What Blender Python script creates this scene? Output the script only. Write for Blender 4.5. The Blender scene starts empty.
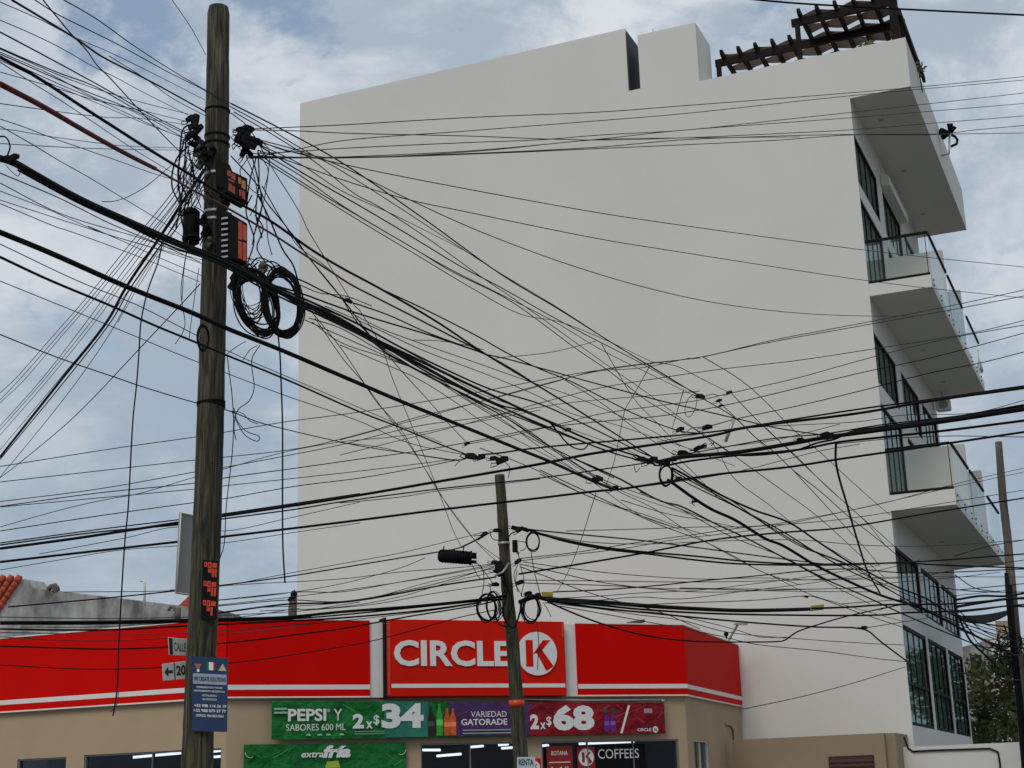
import bpy, bmesh, math, random
from math import sin, cos, pi, radians, sqrt
from mathutils import Vector as V, Matrix
random.seed(7)
sc = bpy.context.scene
# ------------------------------------------------------------------ camera
F, PITCH, ROLL = 1519.55, 0.268348, -0.032879
FW = V((0, cos(PITCH), sin(PITCH))); UP0 = V((0, -sin(PITCH), cos(PITCH))); RT0 = V((1, 0, 0))
RT = cos(ROLL)*RT0 + sin(ROLL)*UP0; UP = -sin(ROLL)*RT0 + cos(ROLL)*UP0
EYE = V((0, 0, 1.6))
cd = bpy.data.cameras.new('camera'); cam = bpy.data.objects.new('camera', cd); sc.collection.objects.link(cam)
m = Matrix((RT, UP, -FW)).transposed().to_4x4(); m.translation = EYE; cam.matrix_world = m
cd.sensor_width = 36; cd.lens = 36*F/1024; cd.clip_start = 0.1; cd.clip_end = 5000
sc.camera = cam
# ------------------------------------------------------------------ light
SUN_EL, SUN_AZ = radians(48), radians(205)          # compass direction of the sun, measured clockwise from +Y
EXPOSURE = 0.22
sc.view_settings.view_transform = 'Standard'; sc.view_settings.look = 'None'; sc.view_settings.gamma = 1
sc.view_settings.exposure = EXPOSURE
ld = bpy.data.lights.new('sun', 'SUN'); ld.energy = 1.15; ld.angle = radians(25); ld.color = (1, .93, .84)
sun = bpy.data.objects.new('sun', ld); sc.collection.objects.link(sun)
sd = V((sin(SUN_AZ)*cos(SUN_EL), cos(SUN_AZ)*cos(SUN_EL), sin(SUN_EL)))
sun.rotation_euler = sd.to_track_quat('Z', 'Y').to_euler(); sun.location = (0, 0, 40)
w = bpy.data.worlds.new('World'); sc.world = w; w.use_nodes = True
nt = w.node_tree; nt.nodes.clear(); N = nt.nodes.new; L = nt.links.new
out = N('ShaderNodeOutputWorld'); bg = N('ShaderNodeBackground'); bg.inputs[1].default_value = 0.1
sky = N('ShaderNodeTexSky'); sky.sky_type = 'NISHITA'; sky.sun_disc = False; sky.sun_elevation = SUN_EL; sky.sun_rotation = SUN_AZ
sky.air_density = 1.3; sky.dust_density = 1.0
tc = N('ShaderNodeTexCoord'); sep = N('ShaderNodeSeparateXYZ'); L(tc.outputs['Generated'], sep.inputs[0])
def M(op, a, b=None, c=None):
    n = N('ShaderNodeMath'); n.operation = op
    for i, v in enumerate((a, b, c)):
        if v is None: continue
        if isinstance(v, (int, float)): n.inputs[i].default_value = v
        else: L(v, n.inputs[i])
    return n.outputs[0]
zz = M('MAXIMUM', M('ADD', sep.outputs[2], 0.12), 0.06)
cmb = N('ShaderNodeCombineXYZ'); L(sep.outputs[0], cmb.inputs[0]); L(sep.outputs[1], cmb.inputs[1]); L(M('MULTIPLY', sep.outputs[2], 1.7), cmb.inputs[2])
def noise(sc_, det, rough, dist=0, off=0):
    n = N('ShaderNodeTexNoise'); n.inputs['Scale'].default_value = sc_; n.inputs['Detail'].default_value = det
    n.inputs['Roughness'].default_value = rough; n.inputs['Distortion'].default_value = dist
    mp = N('ShaderNodeMapping'); mp.inputs['Location'].default_value = (off, off*.7, off*.3); L(cmb.outputs[0], mp.inputs[0]); L(mp.outputs[0], n.inputs[0])
    return n.outputs[0]
def ramp(src, a, b, va=0, vb=1):
    r = N('ShaderNodeMapRange'); r.interpolation_type = 'SMOOTHSTEP'
    for i, v in enumerate((a, b, va, vb)): r.inputs[i+1].default_value = v
    L(src, r.inputs[0]); return r.outputs[0]
cover = ramp(noise(6.5, 10, .6, .25, 3.1), .33, .43)
shade = ramp(noise(8.0, 11, .62, .3, 11.3), .40, .62)
big = ramp(noise(2.6, 5, .5, .1, 5.5), .38, .62)
def rgb(c):
    n = N('ShaderNodeRGB'); n.outputs[0].default_value = (*c, 1); return n.outputs[0]
def mixc(f, a, b, mode='MIX'):
    n = N('ShaderNodeMix'); n.data_type = 'RGBA'; n.blend_type = mode
    if isinstance(f, (int, float)): n.inputs[0].default_value = f
    else: L(f, n.inputs[0])
    L(a, n.inputs[6]); L(b, n.inputs[7]); return n.outputs[2]
cl = mixc(shade, rgb((3.35, 4.0, 4.75)), rgb((6.0, 6.3, 6.7)))
cl = mixc(M('MULTIPLY', big, .45), cl, rgb((3.4, 4.05, 4.85)))
low = ramp(M('ADD', sep.outputs[2], M('MULTIPLY', big, .08)), .16, .40)                 # towards the horizon the deck is even and bluish grey
cl = mixc(low, mixc(shade, rgb((2.85, 3.55, 4.35)), rgb((3.5, 4.15, 4.85))), cl)
cov2 = M('MAXIMUM', cover, M('SUBTRACT', 1.0, low))
L(mixc(cov2, mixc(.35, sky.outputs[0], rgb((3.6, 4.3, 5.2))), cl), bg.inputs[0]); L(bg.outputs[0], out.inputs[0])
# ------------------------------------------------------------------ helpers: rays, frames
def ray(x, y): return FW*F + RT*(x-512) - UP*(y-384)
def at(x, y, d):                                     # point at depth d (metres along +Y) on the line of sight of pixel x, y
    r = ray(x, y); return EYE + r*(d/r.y)
def onz(x, y, z):
    r = ray(x, y); return EYE + r*((z-1.6)/r.z)
TH, AZ = 0.394098, 0.244309
C0 = V((43*sin(AZ), 43*cos(AZ), 0)); A = V((cos(TH), -sin(TH), 0)); B = V((sin(TH), cos(TH), 0)); Z = V((0, 0, 1))
class Frame:
    def __init__(s, o, u, n): s.o, s.u, s.n = V(o), V(u), V(n)        # u along, n outward/away, z up
    def __call__(s, a, b, z): return s.o + s.u*a + s.n*b + Z*z
BL = Frame(C0, A, B)                                  # building frame: a along the side wall (towards the balconies), b away
K1 = V((-6.369, 33.471, 0)); K2 = V((3.986, 37.734, 0)); D = (K2-K1).normalized()
NF = V((D.y, -D.x, 0)); SF = Frame(K1-NF*.10+D*.0, D, NF)                  # chamfered shop front, outward normal
LW = Frame(SF.o, -A, -B)                                # left wing, s runs to the left, outward normal
K2 = SF(11.215, 0, 0); RE = BL(-4.66, -.02, 0); RU = (RE-K2).normalized(); RL = (RE-K2).length; RW = Frame(K2, RU, V((RU.y, -RU.x, 0)))                                  # right wing
class MB:
    def __init__(s): s.v, s.f, s.sm = [], [], []
    def add(s, vs, fs, smooth=False):
        o = len(s.v); s.v += [V(v) for v in vs]; s.f += [[o+i for i in f] for f in fs]; s.sm += [smooth]*len(fs); return s
    def box(s, fr, a0, a1, b0, b1, z0, z1):
        p = [fr(a, b, z) for z in (z0, z1) for a, b in ((a0, b0), (a1, b0), (a1, b1), (a0, b1))]
        return s.add(p, [(0,1,2,3), (4,5,6,7), (0,1,5,4), (1,2,6,5), (2,3,7,6), (3,0,4,7)])
    def prism(s, pts, ext):                           # polygon of 3-D points pushed along ext
        n = len(pts); e = V(ext); p = [V(q) for q in pts] + [V(q)+e for q in pts]
        return s.add(p, [list(range(n)), list(range(n, 2*n))] + [(i, (i+1) % n, n+(i+1) % n, n+i) for i in range(n)])
    def bar(s, p, q, w, h, up=Z):
        p, q = V(p), V(q); t = (q-p).normalized(); x = t.cross(up)
        if x.length < 1e-4: x = t.cross(V((1, 0, 0)))
        x.normalize(); y = x.cross(t).normalized()
        c = [x*w/2+y*h/2, -x*w/2+y*h/2, -x*w/2-y*h/2, x*w/2-y*h/2]
        return s.add([p+k for k in c]+[q+k for k in c], [(0,1,2,3), (4,5,6,7)]+[(i, (i+1) % 4, 4+(i+1) % 4, 4+i) for i in range(4)])
    def tube(s, pts, r, k=6, cap=True, closed=False):
        pts = [V(p) for p in pts]; n = len(pts); rs = r if isinstance(r, (list, tuple)) else [r]*n
        prev = None; vs = []
        for i, p in enumerate(pts):
            if closed: t = pts[(i+1) % n]-pts[i-1]
            else: t = pts[min(i+1, n-1)]-pts[max(i-1, 0)]
            if t.length < 1e-9: t = Z.copy()
            t.normalize()
            x = (prev - t*prev.dot(t)) if prev else t.cross(Z if abs(t.z) < .9 else V((0, 1, 0)))
            if x.length < 1e-6: x = t.cross(V((1, 0, 0)))
            x.normalize(); prev = x; y = t.cross(x)
            vs += [p + x*rs[i]*cos(2*pi*j/k) + y*rs[i]*sin(2*pi*j/k) for j in range(k)]
        fs = [(i*k+j, i*k+(j+1) % k, (i+1)*k+(j+1) % k, (i+1)*k+j) for i in range(n-1) for j in range(k)]
        if closed: fs += [((n-1)*k+j, (n-1)*k+(j+1) % k, (j+1) % k, j) for j in range(k)]
        s.add(vs, fs, True)
        if cap and not closed: s.add([], []); o = len(s.v)-n*k; s.f += [[o+j for j in range(k)], [o+(n-1)*k+j for j in range(k)]]; s.sm += [False]*2
        return s
    def disc(s, c, n, r, th, k=24):
        n = V(n).normalized(); return s.tube([V(c), V(c)+n*th], r, k)
    def ball(s, c, r, sq=(1, 1, 1), k=8, jit=0):
        c = V(c); vs = []; fs = []
        for i in range(k//2+1):
            for j in range(k):
                a, b = pi*i/(k//2), 2*pi*j/k; q = r*(1+random.uniform(-jit, jit))
                vs.append(c+V((q*sq[0]*sin(a)*cos(b), q*sq[1]*sin(a)*sin(b), q*sq[2]*cos(a))))
        for i in range(k//2):
            for j in range(k): fs.append((i*k+j, i*k+(j+1) % k, (i+1)*k+(j+1) % k, (i+1)*k+j))
        return s.add(vs, fs, True)
def link(o): sc.collection.objects.link(o); return o
def tag(o, label=None, cat=None, group=None, kind=None):
    if label and len(label.split()) > 16: print('LONG', label)
    for k, v in (('label', label), ('category', cat), ('group', group), ('kind', kind)):
        if v: o[k] = v
    return o
def wloc(o):
    p = V(o.location); q = o.parent
    while q: p += q.location; q = q.parent
    return p
def obj(name, mb, mat, parent=None, loc=None):
    if loc is None: loc = wloc(parent) if parent else (sum(mb.v, V())/max(1, len(mb.v)) if mb.v else V())
    loc = V(loc)
    me = bpy.data.meshes.new(name); me.from_pydata([v-loc for v in mb.v], [], mb.f); me.validate()
    me.polygons.foreach_set('use_smooth', mb.sm[:len(me.polygons)] if len(me.polygons) == len(mb.sm) else [False]*len(me.polygons))
    bm = bmesh.new(); bm.from_mesh(me); bmesh.ops.recalc_face_normals(bm, faces=bm.faces); bm.to_mesh(me); bm.free()
    me.materials.append(mat)
    o = link(bpy.data.objects.new(name, me))
    if parent: o.parent = parent; o.location = loc - wloc(parent)
    else: o.location = loc
    return o
def thing(name, loc, label, cat, group=None):
    o = link(bpy.data.objects.new(name, None)); o.location = loc; o.empty_display_size = .3
    return tag(o, label, cat, group)
def copy_tree(o, parent=None):
    c = o.copy(); link(c); c.parent = parent
    for ch in [x for x in bpy.data.objects if x.parent == o]: copy_tree(ch, c)
    return c
def bevel(o, w=.01, seg=2):
    md = o.modifiers.new('bevel', 'BEVEL'); md.width = w; md.segments = seg; md.limit_method = 'ANGLE'; return o
# ------------------------------------------------------------------ materials
def mat(name, col, rough=.7, var=.0, scale=3., metal=0, bump=0, bscale=40, spec=.4, c2=None, streak=0, emis=0, coat=0):
    m = bpy.data.materials.new(name); m.use_nodes = True; t = m.node_tree; b = t.nodes['Principled BSDF']
    b.inputs['Roughness'].default_value = rough; b.inputs['Metallic'].default_value = metal; b.inputs['Specular IOR Level'].default_value = spec
    b.inputs['Coat Weight'].default_value = coat
    b.inputs['Base Color'].default_value = (*col, 1)
    if emis: b.inputs['Emission Color'].default_value = (*col, 1); b.inputs['Emission Strength'].default_value = emis
    if var or c2:
        tcn = t.nodes.new('ShaderNodeTexCoord'); mp = t.nodes.new('ShaderNodeMapping'); t.links.new(tcn.outputs['Object'], mp.inputs[0])
        if streak: mp.inputs['Scale'].default_value = (1, 1, 1/streak)
        n = t.nodes.new('ShaderNodeTexNoise'); n.inputs['Scale'].default_value = scale; n.inputs['Detail'].default_value = 6; n.inputs['Roughness'].default_value = .62
        t.links.new(mp.outputs[0], n.inputs[0])
        r = t.nodes.new('ShaderNodeValToRGB'); r.color_ramp.elements[0].position = .33; r.color_ramp.elements[1].position = .67
        a = c2 or tuple(x*(1-var) for x in col); bcol = tuple(min(1, x*(1+var)) for x in col) if not c2 else col
        r.color_ramp.elements[0].color = (*a, 1); r.color_ramp.elements[1].color = (*bcol, 1)
        t.links.new(n.outputs[0], r.inputs[0]); t.links.new(r.outputs[0], b.inputs['Base Color'])
    if bump:
        tcn = t.nodes.new('ShaderNodeTexCoord'); n = t.nodes.new('ShaderNodeTexNoise'); n.inputs['Scale'].default_value = bscale; n.inputs['Detail'].default_value = 5
        t.links.new(tcn.outputs['Object'], n.inputs[0]); bp = t.nodes.new('ShaderNodeBump'); bp.inputs['Strength'].default_value = bump; bp.inputs['Distance'].default_value = .02 if bscale > 5 else .25
        t.links.new(n.outputs[0], bp.inputs['Height']); t.links.new(bp.outputs[0], b.inputs['Normal'])
    return m
def glass(name, tint, refl=.12, gain=1.):
    m = bpy.data.materials.new(name); m.use_nodes = True; t = m.node_tree; t.nodes.clear(); n = t.nodes.new
    o = n('ShaderNodeOutputMaterial'); tr = n('ShaderNodeBsdfTransparent'); tr.inputs[0].default_value = (*tint, 1)
    g = n('ShaderNodeBsdfGlossy'); g.inputs['Roughness'].default_value = .03; g.inputs[0].default_value = (.9, .95, .95, 1)
    fr = n('ShaderNodeFresnel'); fr.inputs[0].default_value = 1.5; mx = n('ShaderNodeMixShader')
    ad = n('ShaderNodeMath'); ad.operation = 'MULTIPLY_ADD'; ad.inputs[1].default_value = gain; ad.inputs[2].default_value = refl; t.links.new(fr.outputs[0], ad.inputs[0])
    t.links.new(ad.outputs[0], mx.inputs[0]); t.links.new(tr.outputs[0], mx.inputs[1]); t.links.new(g.outputs[0], mx.inputs[2]); t.links.new(mx.outputs[0], o.inputs[0])
    return m
WALLW = mat('white_render', (.655, .65, .61), .85, .03, .25, bump=.12, bscale=25)
SOFFIT = mat('soffit_paint', (.50, .48, .45), .85, .03, .5)
WHITE = mat('white_paint', (.72, .71, .68), .6, .03, 1.5)
RED = mat('red_panel', (.60, .003, .001), .6, .05, .6, spec=.06)
REDS = mat('red_sign_face', (.62, .012, .004), .5, .04, .8, spec=.08)
BEIGE = mat('beige_render', (.42, .315, .205), .85, .06, .6, bump=.15, bscale=30)
TAN = mat('tan_wall', (.30, .23, .155), .85, .08, .5, bump=.2, bscale=30)
BLACK = mat('black_metal', (.006, .006, .007), .7, spec=.12)
CABLE = mat('cable_jacket', (.005, .005, .0055), .7, spec=.1)
CABLEG = mat('grey_cable_jacket', (.04, .041, .042), .7, spec=.15)
GREYD = mat('weathered_grey_metal', (.10, .095, .085), .7, .3, 30, spec=.2)
REDC = mat('red_cable_sleeve', (.13, .012, .013), .7, .15, 6, spec=.15)
MAROON = mat('maroon_cable_jacket', (.10, .028, .022), .5)
GREYM = mat('galvanised_steel', (.38, .38, .37), .45, .1, 20, metal=.6)
GLASSW = glass('window_glass', (.66, .74, .71), .0, .45)
GLASSB = glass('balustrade_glass', (.94, .955, .945), .0, .35)
GLASSS = glass('shop_glass', (.75, .77, .8), .0, .35)
CURT = mat('curtain_cloth', (.60, .66, .62), .9, .15, 3, streak=6)
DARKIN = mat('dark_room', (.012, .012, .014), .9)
DARKF = mat('dark_window_frame', (.010, .013, .012), .65, spec=.12)
WOODD = mat('dark_stained_wood', (.013, .009, .0075), .75, .3, 6, spec=.15)
FABR = mat('tan_shade_fabric', (.27, .19, .15), .9, .1, 4)
LETW = mat('white_letter', (.74, .74, .72), .5)
LETB = mat('black_letter', (.01, .01, .01), .5)
ORNG = mat('orange_reflective', (.62, .055, .012), .4, .15, 30)
NAVY = mat('navy_print', (.012, .035, .10), .45, .12, 4)
GREENB = mat('green_vinyl', (.010, .20, .035), .42, .3, 2.2, c2=(.004, .10, .02), spec=.25, bump=.5, bscale=3)
GREENL = mat('light_green_print', (.05, .30, .07), .4)
TEALB = mat('teal_vinyl', (.02, .17, .12), .4, .3, 3)
PURPB = mat('purple_vinyl', (.09, .03, .16), .4, .3, 3, c2=(.04, .012, .06))
REDB = mat('crimson_vinyl', (.33, .004, .012), .38, .3, 3, c2=(.12, .003, .008), spec=.25, bump=.5, bscale=3)
YELW = mat('yellow_plastic', (.30, .22, .03), .5, .2, 20)
TUBEL = mat('lit_fluorescent_tube', (.85, .9, 1.0), .5, emis=1.6)
def wood_pole_mat():
    m = bpy.data.materials.new('weathered_pole_wood'); m.use_nodes = True; t = m.node_tree; b = t.nodes['Principled BSDF']; n = t.nodes.new; l = t.links.new
    tcn = n('ShaderNodeTexCoord'); mp = n('ShaderNodeMapping'); mp.inputs['Scale'].default_value = (13, 13, .8); l(tcn.outputs['Object'], mp.inputs[0])
    n1 = n('ShaderNodeTexNoise'); n1.inputs['Scale'].default_value = 2.2; n1.inputs['Detail'].default_value = 8; n1.inputs['Roughness'].default_value = .6; n1.inputs['Distortion'].default_value = .6; l(mp.outputs[0], n1.inputs[0])
    r = n('ShaderNodeValToRGB'); e = r.color_ramp.elements; e[0].position = .38; e[0].color = (.012, .011, .007, 1); e[1].position = .70; e[1].color = (.155, .14, .088, 1)
    k = e.new(.52); k.color = (.062, .053, .034, 1); l(n1.outputs[0], r.inputs[0])
    n2 = n('ShaderNodeTexNoise'); n2.inputs['Scale'].default_value = 1.1; n2.inputs['Detail'].default_value = 4; l(tcn.outputs['Object'], n2.inputs[0])
    r2 = n('ShaderNodeMapRange'); r2.inputs[1].default_value = .4; r2.inputs[2].default_value = .65; l(n2.outputs[0], r2.inputs[0])
    mx = n('ShaderNodeMix'); mx.data_type = 'RGBA'; mx.blend_type = 'MULTIPLY'; l(r2.outputs[0], mx.inputs[0]); l(r.outputs[0], mx.inputs[6]); mx.inputs[7].default_value = (.70, .78, .5, 1)
    l(mx.outputs[2], b.inputs['Base Color']); b.inputs['Roughness'].default_value = .85
    bp = n('ShaderNodeBump'); bp.inputs['Strength'].default_value = 1.0; bp.inputs['Distance'].default_value = .05; l(n1.outputs[0], bp.inputs['Height']); l(bp.outputs[0], b.inputs['Normal'])
    return m
POLEW = wood_pole_mat()
POLED = mat('dark_pole_wood', (.11, .092, .078), .85, .4, 5, streak=6, bump=.4)
CONC = mat('stained_concrete', (.52, .51, .49), .9, c2=(.13, .13, .125), scale=1.3, streak=2.2, bump=.3)
TILE = mat('red_clay_tile', (.42, .075, .035), .8, .3, 5)
LEAF = mat('leaf_green', (.10, .14, .04), .6, .5, 1.5)
LEAF2 = mat('leaf_olive', (.19, .18, .055), .6, .5, 2)
BARK = mat('bark', (.06, .045, .03), .9, .3, 6)
ASPH = mat('asphalt', (.05, .05, .05), .9, .2, 2, bump=.3)
PAVE = mat('pavement_concrete', (.28, .27, .25), .9, .12, 1.5)
DIRT = mat('ground_earth', (.14, .12, .09), .95, .25, .3)
LEAFP = mat('paint_yellow_line', (.5, .36, .05), .7)
# ------------------------------------------------------------------ ground
mb = MB(); g = 900
mb.add([(-g, -g, 0), (g, -g, 0), (g, g, 0), (-g, g, 0)], [(0, 1, 2, 3)]); tag(obj('ground', mb, DIRT, loc=V()), kind='structure')
def strip(name, fr, a0, a1, b0, b1, z, m_):
    mb = MB(); mb.add([fr(a0, b0, z), fr(a1, b0, z), fr(a1, b1, z), fr(a0, b1, z)], [(0, 1, 2, 3)]); return tag(obj(name, mb, m_), kind='structure')
strip('road', BL, -70, 80, -20.5, -12, .004, ASPH)      # street passing the left wing
strip('road', BL, 4.4, 13, -12, 90, .004, ASPH)         # street along the balcony front
strip('road', BL, 4.4, 13, -90, -20.5, .004, ASPH)
for a0, a1 in ((-70, 3), (14, 80)): strip('lane_marking', BL, a0, a1, -16.3, -16.15, .008, LEAFP)
mb = MB()
mb.prism([BL(a, b, 0) for a, b in ((-70, -12), (-1.5, -12), (4.4, -8), (4.4, 60), (1.9, 60), (1.9, 0), (-70, 0))], (0, 0, .13))
tag(obj('pavement', mb, PAVE), kind='structure')
mb = MB(); mb.box(BL, -70, 4.4, -29, -20.5, 0, .13); tag(obj('pavement', mb, PAVE), kind='structure')
# ------------------------------------------------------------------ tall apartment building
bld = thing('apartment_building', BL(0, 0, 0), 'tall plain white apartment building with glass balconies and long blank side wall', 'building')
LB = 13.18
mb = MB()
prof = [(-19.01, 0), (-.3, 0), (-.3, 21.6), (1.79, 21.6), (1.79, 23.2), (-4.57, 23.2), (-4.57, 23.2), (-6.5, 23.2), (-6.5, 23.38), (-6.9, 23.38), (-6.9, 25.6), (-19.01, 25.6)]
mb.prism([BL(a, 0, z) for a, z in prof if (a, z) != (-4.57, 23.2)], B*LB)
obj('wall', mb, WALLW, bld)
mb = MB(); mb.box(BL, -6.5, -4.57, 0, 1.7, 23.2, 25.25); obj('stair_tower', mb, WALLW, bld)
mb = MB(); mb.box(BL, -6.895, -6.86, .06, 3.0, 23.42, 25.5); obj('slot_shade_sheet', mb, mat('slot_shade_dark', (.012, .014, .022), .6), bld)  # thin dark sheet added to deepen the shade inside the roof slot
mb = MB(); mb.tube([BL(-6.2, .8, 25.2), BL(-6.2, .8, 25.8)], .015); obj('rod', mb, GREYM, bld)
cols = [(.06, 3.85), (4.85, 8.5), (9.2, 12.8)]
rows = [(3.25, 5.95, .42), (6.6, 8.1, 0), (9.62, 12.2, 0), (12.8, 14.3, 0), (15.85, 18.45, 0), (18.92, 20.48, 0)]
# front wall skin (30 cm) built around its openings
cols2 = [(.08, 4.32), (4.72, 8.72), (9.1, 12.95)]; CR = lambda k: cols2 if k < 2 else cols
mb = MB()
zs = [0, *[x for r in rows for x in r[:2]], 21.597]
for i in range(len(zs)-1):
    if i % 2 == 0: mb.box(BL, -.3, 0, 0, LB, zs[i], zs[i+1])
    else:
        bs = [0, *[x for c in CR(i//2) for x in c], LB]
        for j in range(0, len(bs)-1, 2): mb.box(BL, -.3, 0, bs[j], bs[j+1], zs[i], zs[i+1])
obj('front_wall', mb, WALLW, bld)
for zi, (z0, z1, tr) in enumerate(rows):
    for (b0, b1) in CR(zi):
        mb = MB(); t = .09 if zi < 2 else .055
        for x in (b0, b1-t): mb.box(BL, -.11, -.02, x, x+t, z0, z1)
        for z in (z0, z1-t): mb.box(BL, -.11, -.02, b0+t, b1-t, z, z+t)
        nm = 3 if z1-z0 < 2 or tr else 3
        for k in range(1, nm+1):
            x = b0+(b1-b0)*k/(nm+1); mb.box(BL, -.075, -.04, x-.016, x+.016, z0+t, z1-t)
        if tr: mb.box(BL, -.10, -.03, b0+t, b1-t, z0+(z1-z0)*tr-.04, z0+(z1-z0)*tr+.04)
        fo = obj('window', mb, DARKF, bld)
        mb = MB(); mb.box(BL, -.065, -.055, b0+t, b1-t, z0+t, z1-t); obj('pane', mb, GLASSW, fo)
        mb = MB(); n = 60; vs = []; fs = []
        lo = z0+.02; mb = MB()
        for k in range(n+1):
            x = b0+(b1-b0)*k/n; a = -.165+.022*sin(k*1.7+zi)+.01*sin(k*3.1)
            vs += [BL(a, x, lo), BL(a, x, z1-.02)]
        fs = [(2*k, 2*k+2, 2*k+3, 2*k+1) for k in range(n)]
        mb.add(vs, fs, True); obj('curtain', mb, CURT, fo)
        if tr:
            mb = MB(); mb.box(BL, -.05, .015, b1+.03, b1+.10, z0, z1)
            if b1 < 12: obj('jamb_trim', mb, WHITE, fo)
# roller shutter housing above the middle top window
mb = MB(); mb.prism([BL(a, 4.7, z) for a, z in ((0.002, 20.55), (.28, 20.55), (.28, 20.85), (.15, 20.95), (.002, 20.95))], B*3.9); bevel(obj('shutter_box', mb, WHITE, bld), .02)
def soff(px, py, z):
    p = onz(px, py, z); mb = MB(); mb.tube([p+Z*.0, p-Z*.012], .09, 16); obj('downlight', mb, GREYM, bld)
for q in ((881.5, 120, 21.6), (904, 171, 21.6), (923, 214, 21.6), (923, 350, 15.35), (943, 382, 15.35), (942, 542, 9.06)): soff(*q)
for (zs0, zs1) in ((15.35, 15.72), (9.06, 9.5)):
    mb = MB(); mb.box(BL, 0.002, 1.77, 0, LB, zs0, zs1); bal = obj('balcony', mb, WALLW, bld)
    gz = zs1+1.31
    mb = MB(); mb.box(BL, .03, 1.70, .055, .07, zs1+.04, gz-.03); obj('glass_panel', mb, GLASSB, bal)
    mb = MB(); mb.box(BL, -.0, 1.76, .03, .09, gz-.045, gz+.03); mb.box(BL, .02, 1.75, .03, .09, zs1+.001, zs1+.085)
    mb.box(BL, 1.70, 1.72, .05, .075, zs1+.06, gz-.03); obj('rail', mb, BLACK, bal)
    for b0, b1 in ((.06, 3.95), (4.3, 7.9), (9.0, 12.5)):
        mb = MB(); mb.box(BL, 1.785, 1.795, b0, b1, zs0+.1, gz-.05); obj('glass_panel', mb, GLASSB, bal)
        mb = MB(); mb.box(BL, 1.76, 1.82, b0, b1, gz-.05, gz+.02); obj('handrail', mb, BLACK, bal)
        mb = MB()
        for k in range(3):
            for zq in (zs0+.17, zs0+.32):
                p = BL(1.77, b0+.35+(b1-b0-.7)*k/2, zq); mb.tube([p, p+A*.035], .028, 8)
        obj('standoff', mb, BLACK, bal)
    for b0 in (3.98, 8.35):
        mb = MB(); mb.box(BL, .002, 1.74, b0, b0+.28, zs1+.001, gz+.76); obj('partition', mb, WALLW, bal)
# floodlight clamped to the roof band
fl = thing('floodlight', at(948, 152, 50), 'small dark floodlight on a curved bracket at the edge of the high roof band', 'lamp')
p = BL(1.79, 6.6, 21.9); dd_ = p.y; p = at(949, 154, dd_); fl.location = p
mb = MB(); mb.tube([p-A*.25, p, at(949.5, 136, dd_)], .035, 6); obj('stem', mb, GREYM, fl)
mb = MB(); mb.tube([at(x, y, dd_) for x, y in ((951, 135), (955, 136.5), (957.5, 140), (956.5, 144), (951, 146.5))], .045, 8); obj('bracket', mb, BLACK, fl)
for q0, q1, wd in (((949, 133), (941, 131.5), .13), ((949, 134), (943, 137), .10), ((950, 133), (950, 123.5), .11), ((951, 133), (954, 126.5), .10)):
    mb = MB(); mb.tube([at(*q0, dd_), at(*q1, dd_-.15)], [wd*.5, wd], 8); obj('lamp_head', mb, BLACK, fl)
# hanging lantern and white box at the lower edge of the balconies
p = BL(1.9, 12.6, 15.9)
p = at(980.5, 373, p.y)
lan = thing('hanging_lantern', p, 'small cone shaped lantern hanging beyond the end of the upper balcony', 'lantern')
mb = MB(); mb.tube([p+Z*.62, p+Z*.12, p], [.01, .12, .08], 8); obj('shade', mb, GREYM, lan)
mb = MB(); mb.tube([p+Z*.9, p+Z*.6], .012, 5); obj('cord', mb, BLACK, lan)
p = BL(.9, 12.6, 12.85); p = at(944.5, 411, p.y)
mb = MB(); mb.box(Frame(p, A, B), -.27, .24, -.2, .2, 0, .42)
ac = obj('air_vent', mb, WHITE, None, p); bevel(ac, .06, 3); tag(ac, 'small white plastic box fan hanging under the end of the upper balcony', 'fan')
mb = MB(); mb.disc(p-B*.205+Z*.2, -B, .15, .012, 20); obj('grille', mb, GREYM, ac)
mb = MB(); mb.tube([p+Z*.4, p+Z*1.3-A*.1], .012, 5); obj('strap', mb, BLACK, ac)
# ------------------------------------------------------------------ roof pergola
def sidept(x, y, b):
    r = ray(x, y); P0 = C0+B*b; t = (P0-EYE).dot(B)/r.dot(B); return EYE+r*t
def loca(P): q = P-C0; return q.dot(A), q.dot(B), P.z
per = thing('pergola', BL(-1, 2, 23.2), 'dark timber pergola with woven tan shade cloth on the white roof terrace', 'pergola')
ZP = 24.82
def beam(b, a0, a1):
    mb = MB(); mb.box(BL, a0, a1, b-.06, b+.06, ZP-.24, ZP); obj('beam', mb, WOODD, per)
beam(.45, -1.62, 1.62); beam(2.0, -4.5, 1.62); beam(5.0, -4.5, 1.62)
RA = [(-4.22+.56*k, 2.0) for k in range(5)] + [(-1.33+.56*k, .45) for k in range(6)]
for a, b in RA:
    mb = MB(); mb.prism([BL(a-.05, bb, zq) for bb, zq in ((b-.30, ZP+.19), (b-.30, ZP+.08), (b-.22, ZP+.003), (5.3, ZP+.003), (5.3, ZP+.19))], A*.10); obj('rafter', mb, WOODD, per)
for a, b, wd in ((-1.45, .45, .07), (1.48, .45, .12), (-4.4, 2.0, .07), (1.48, 2.0, .10), (-4.4, 5.0, .07), (1.48, 5.0, .1)):
    mb = MB(); mb.box(BL, a-wd, a+wd, b-wd, b+wd, 22.0, ZP-.243); obj('post', mb, WOODD, per)
mb = MB(); mb.box(BL, 1.63, 1.72, .2, 5.2, ZP-.75, ZP-.55); obj('edge_beam', mb, WOODD, per)
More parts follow.
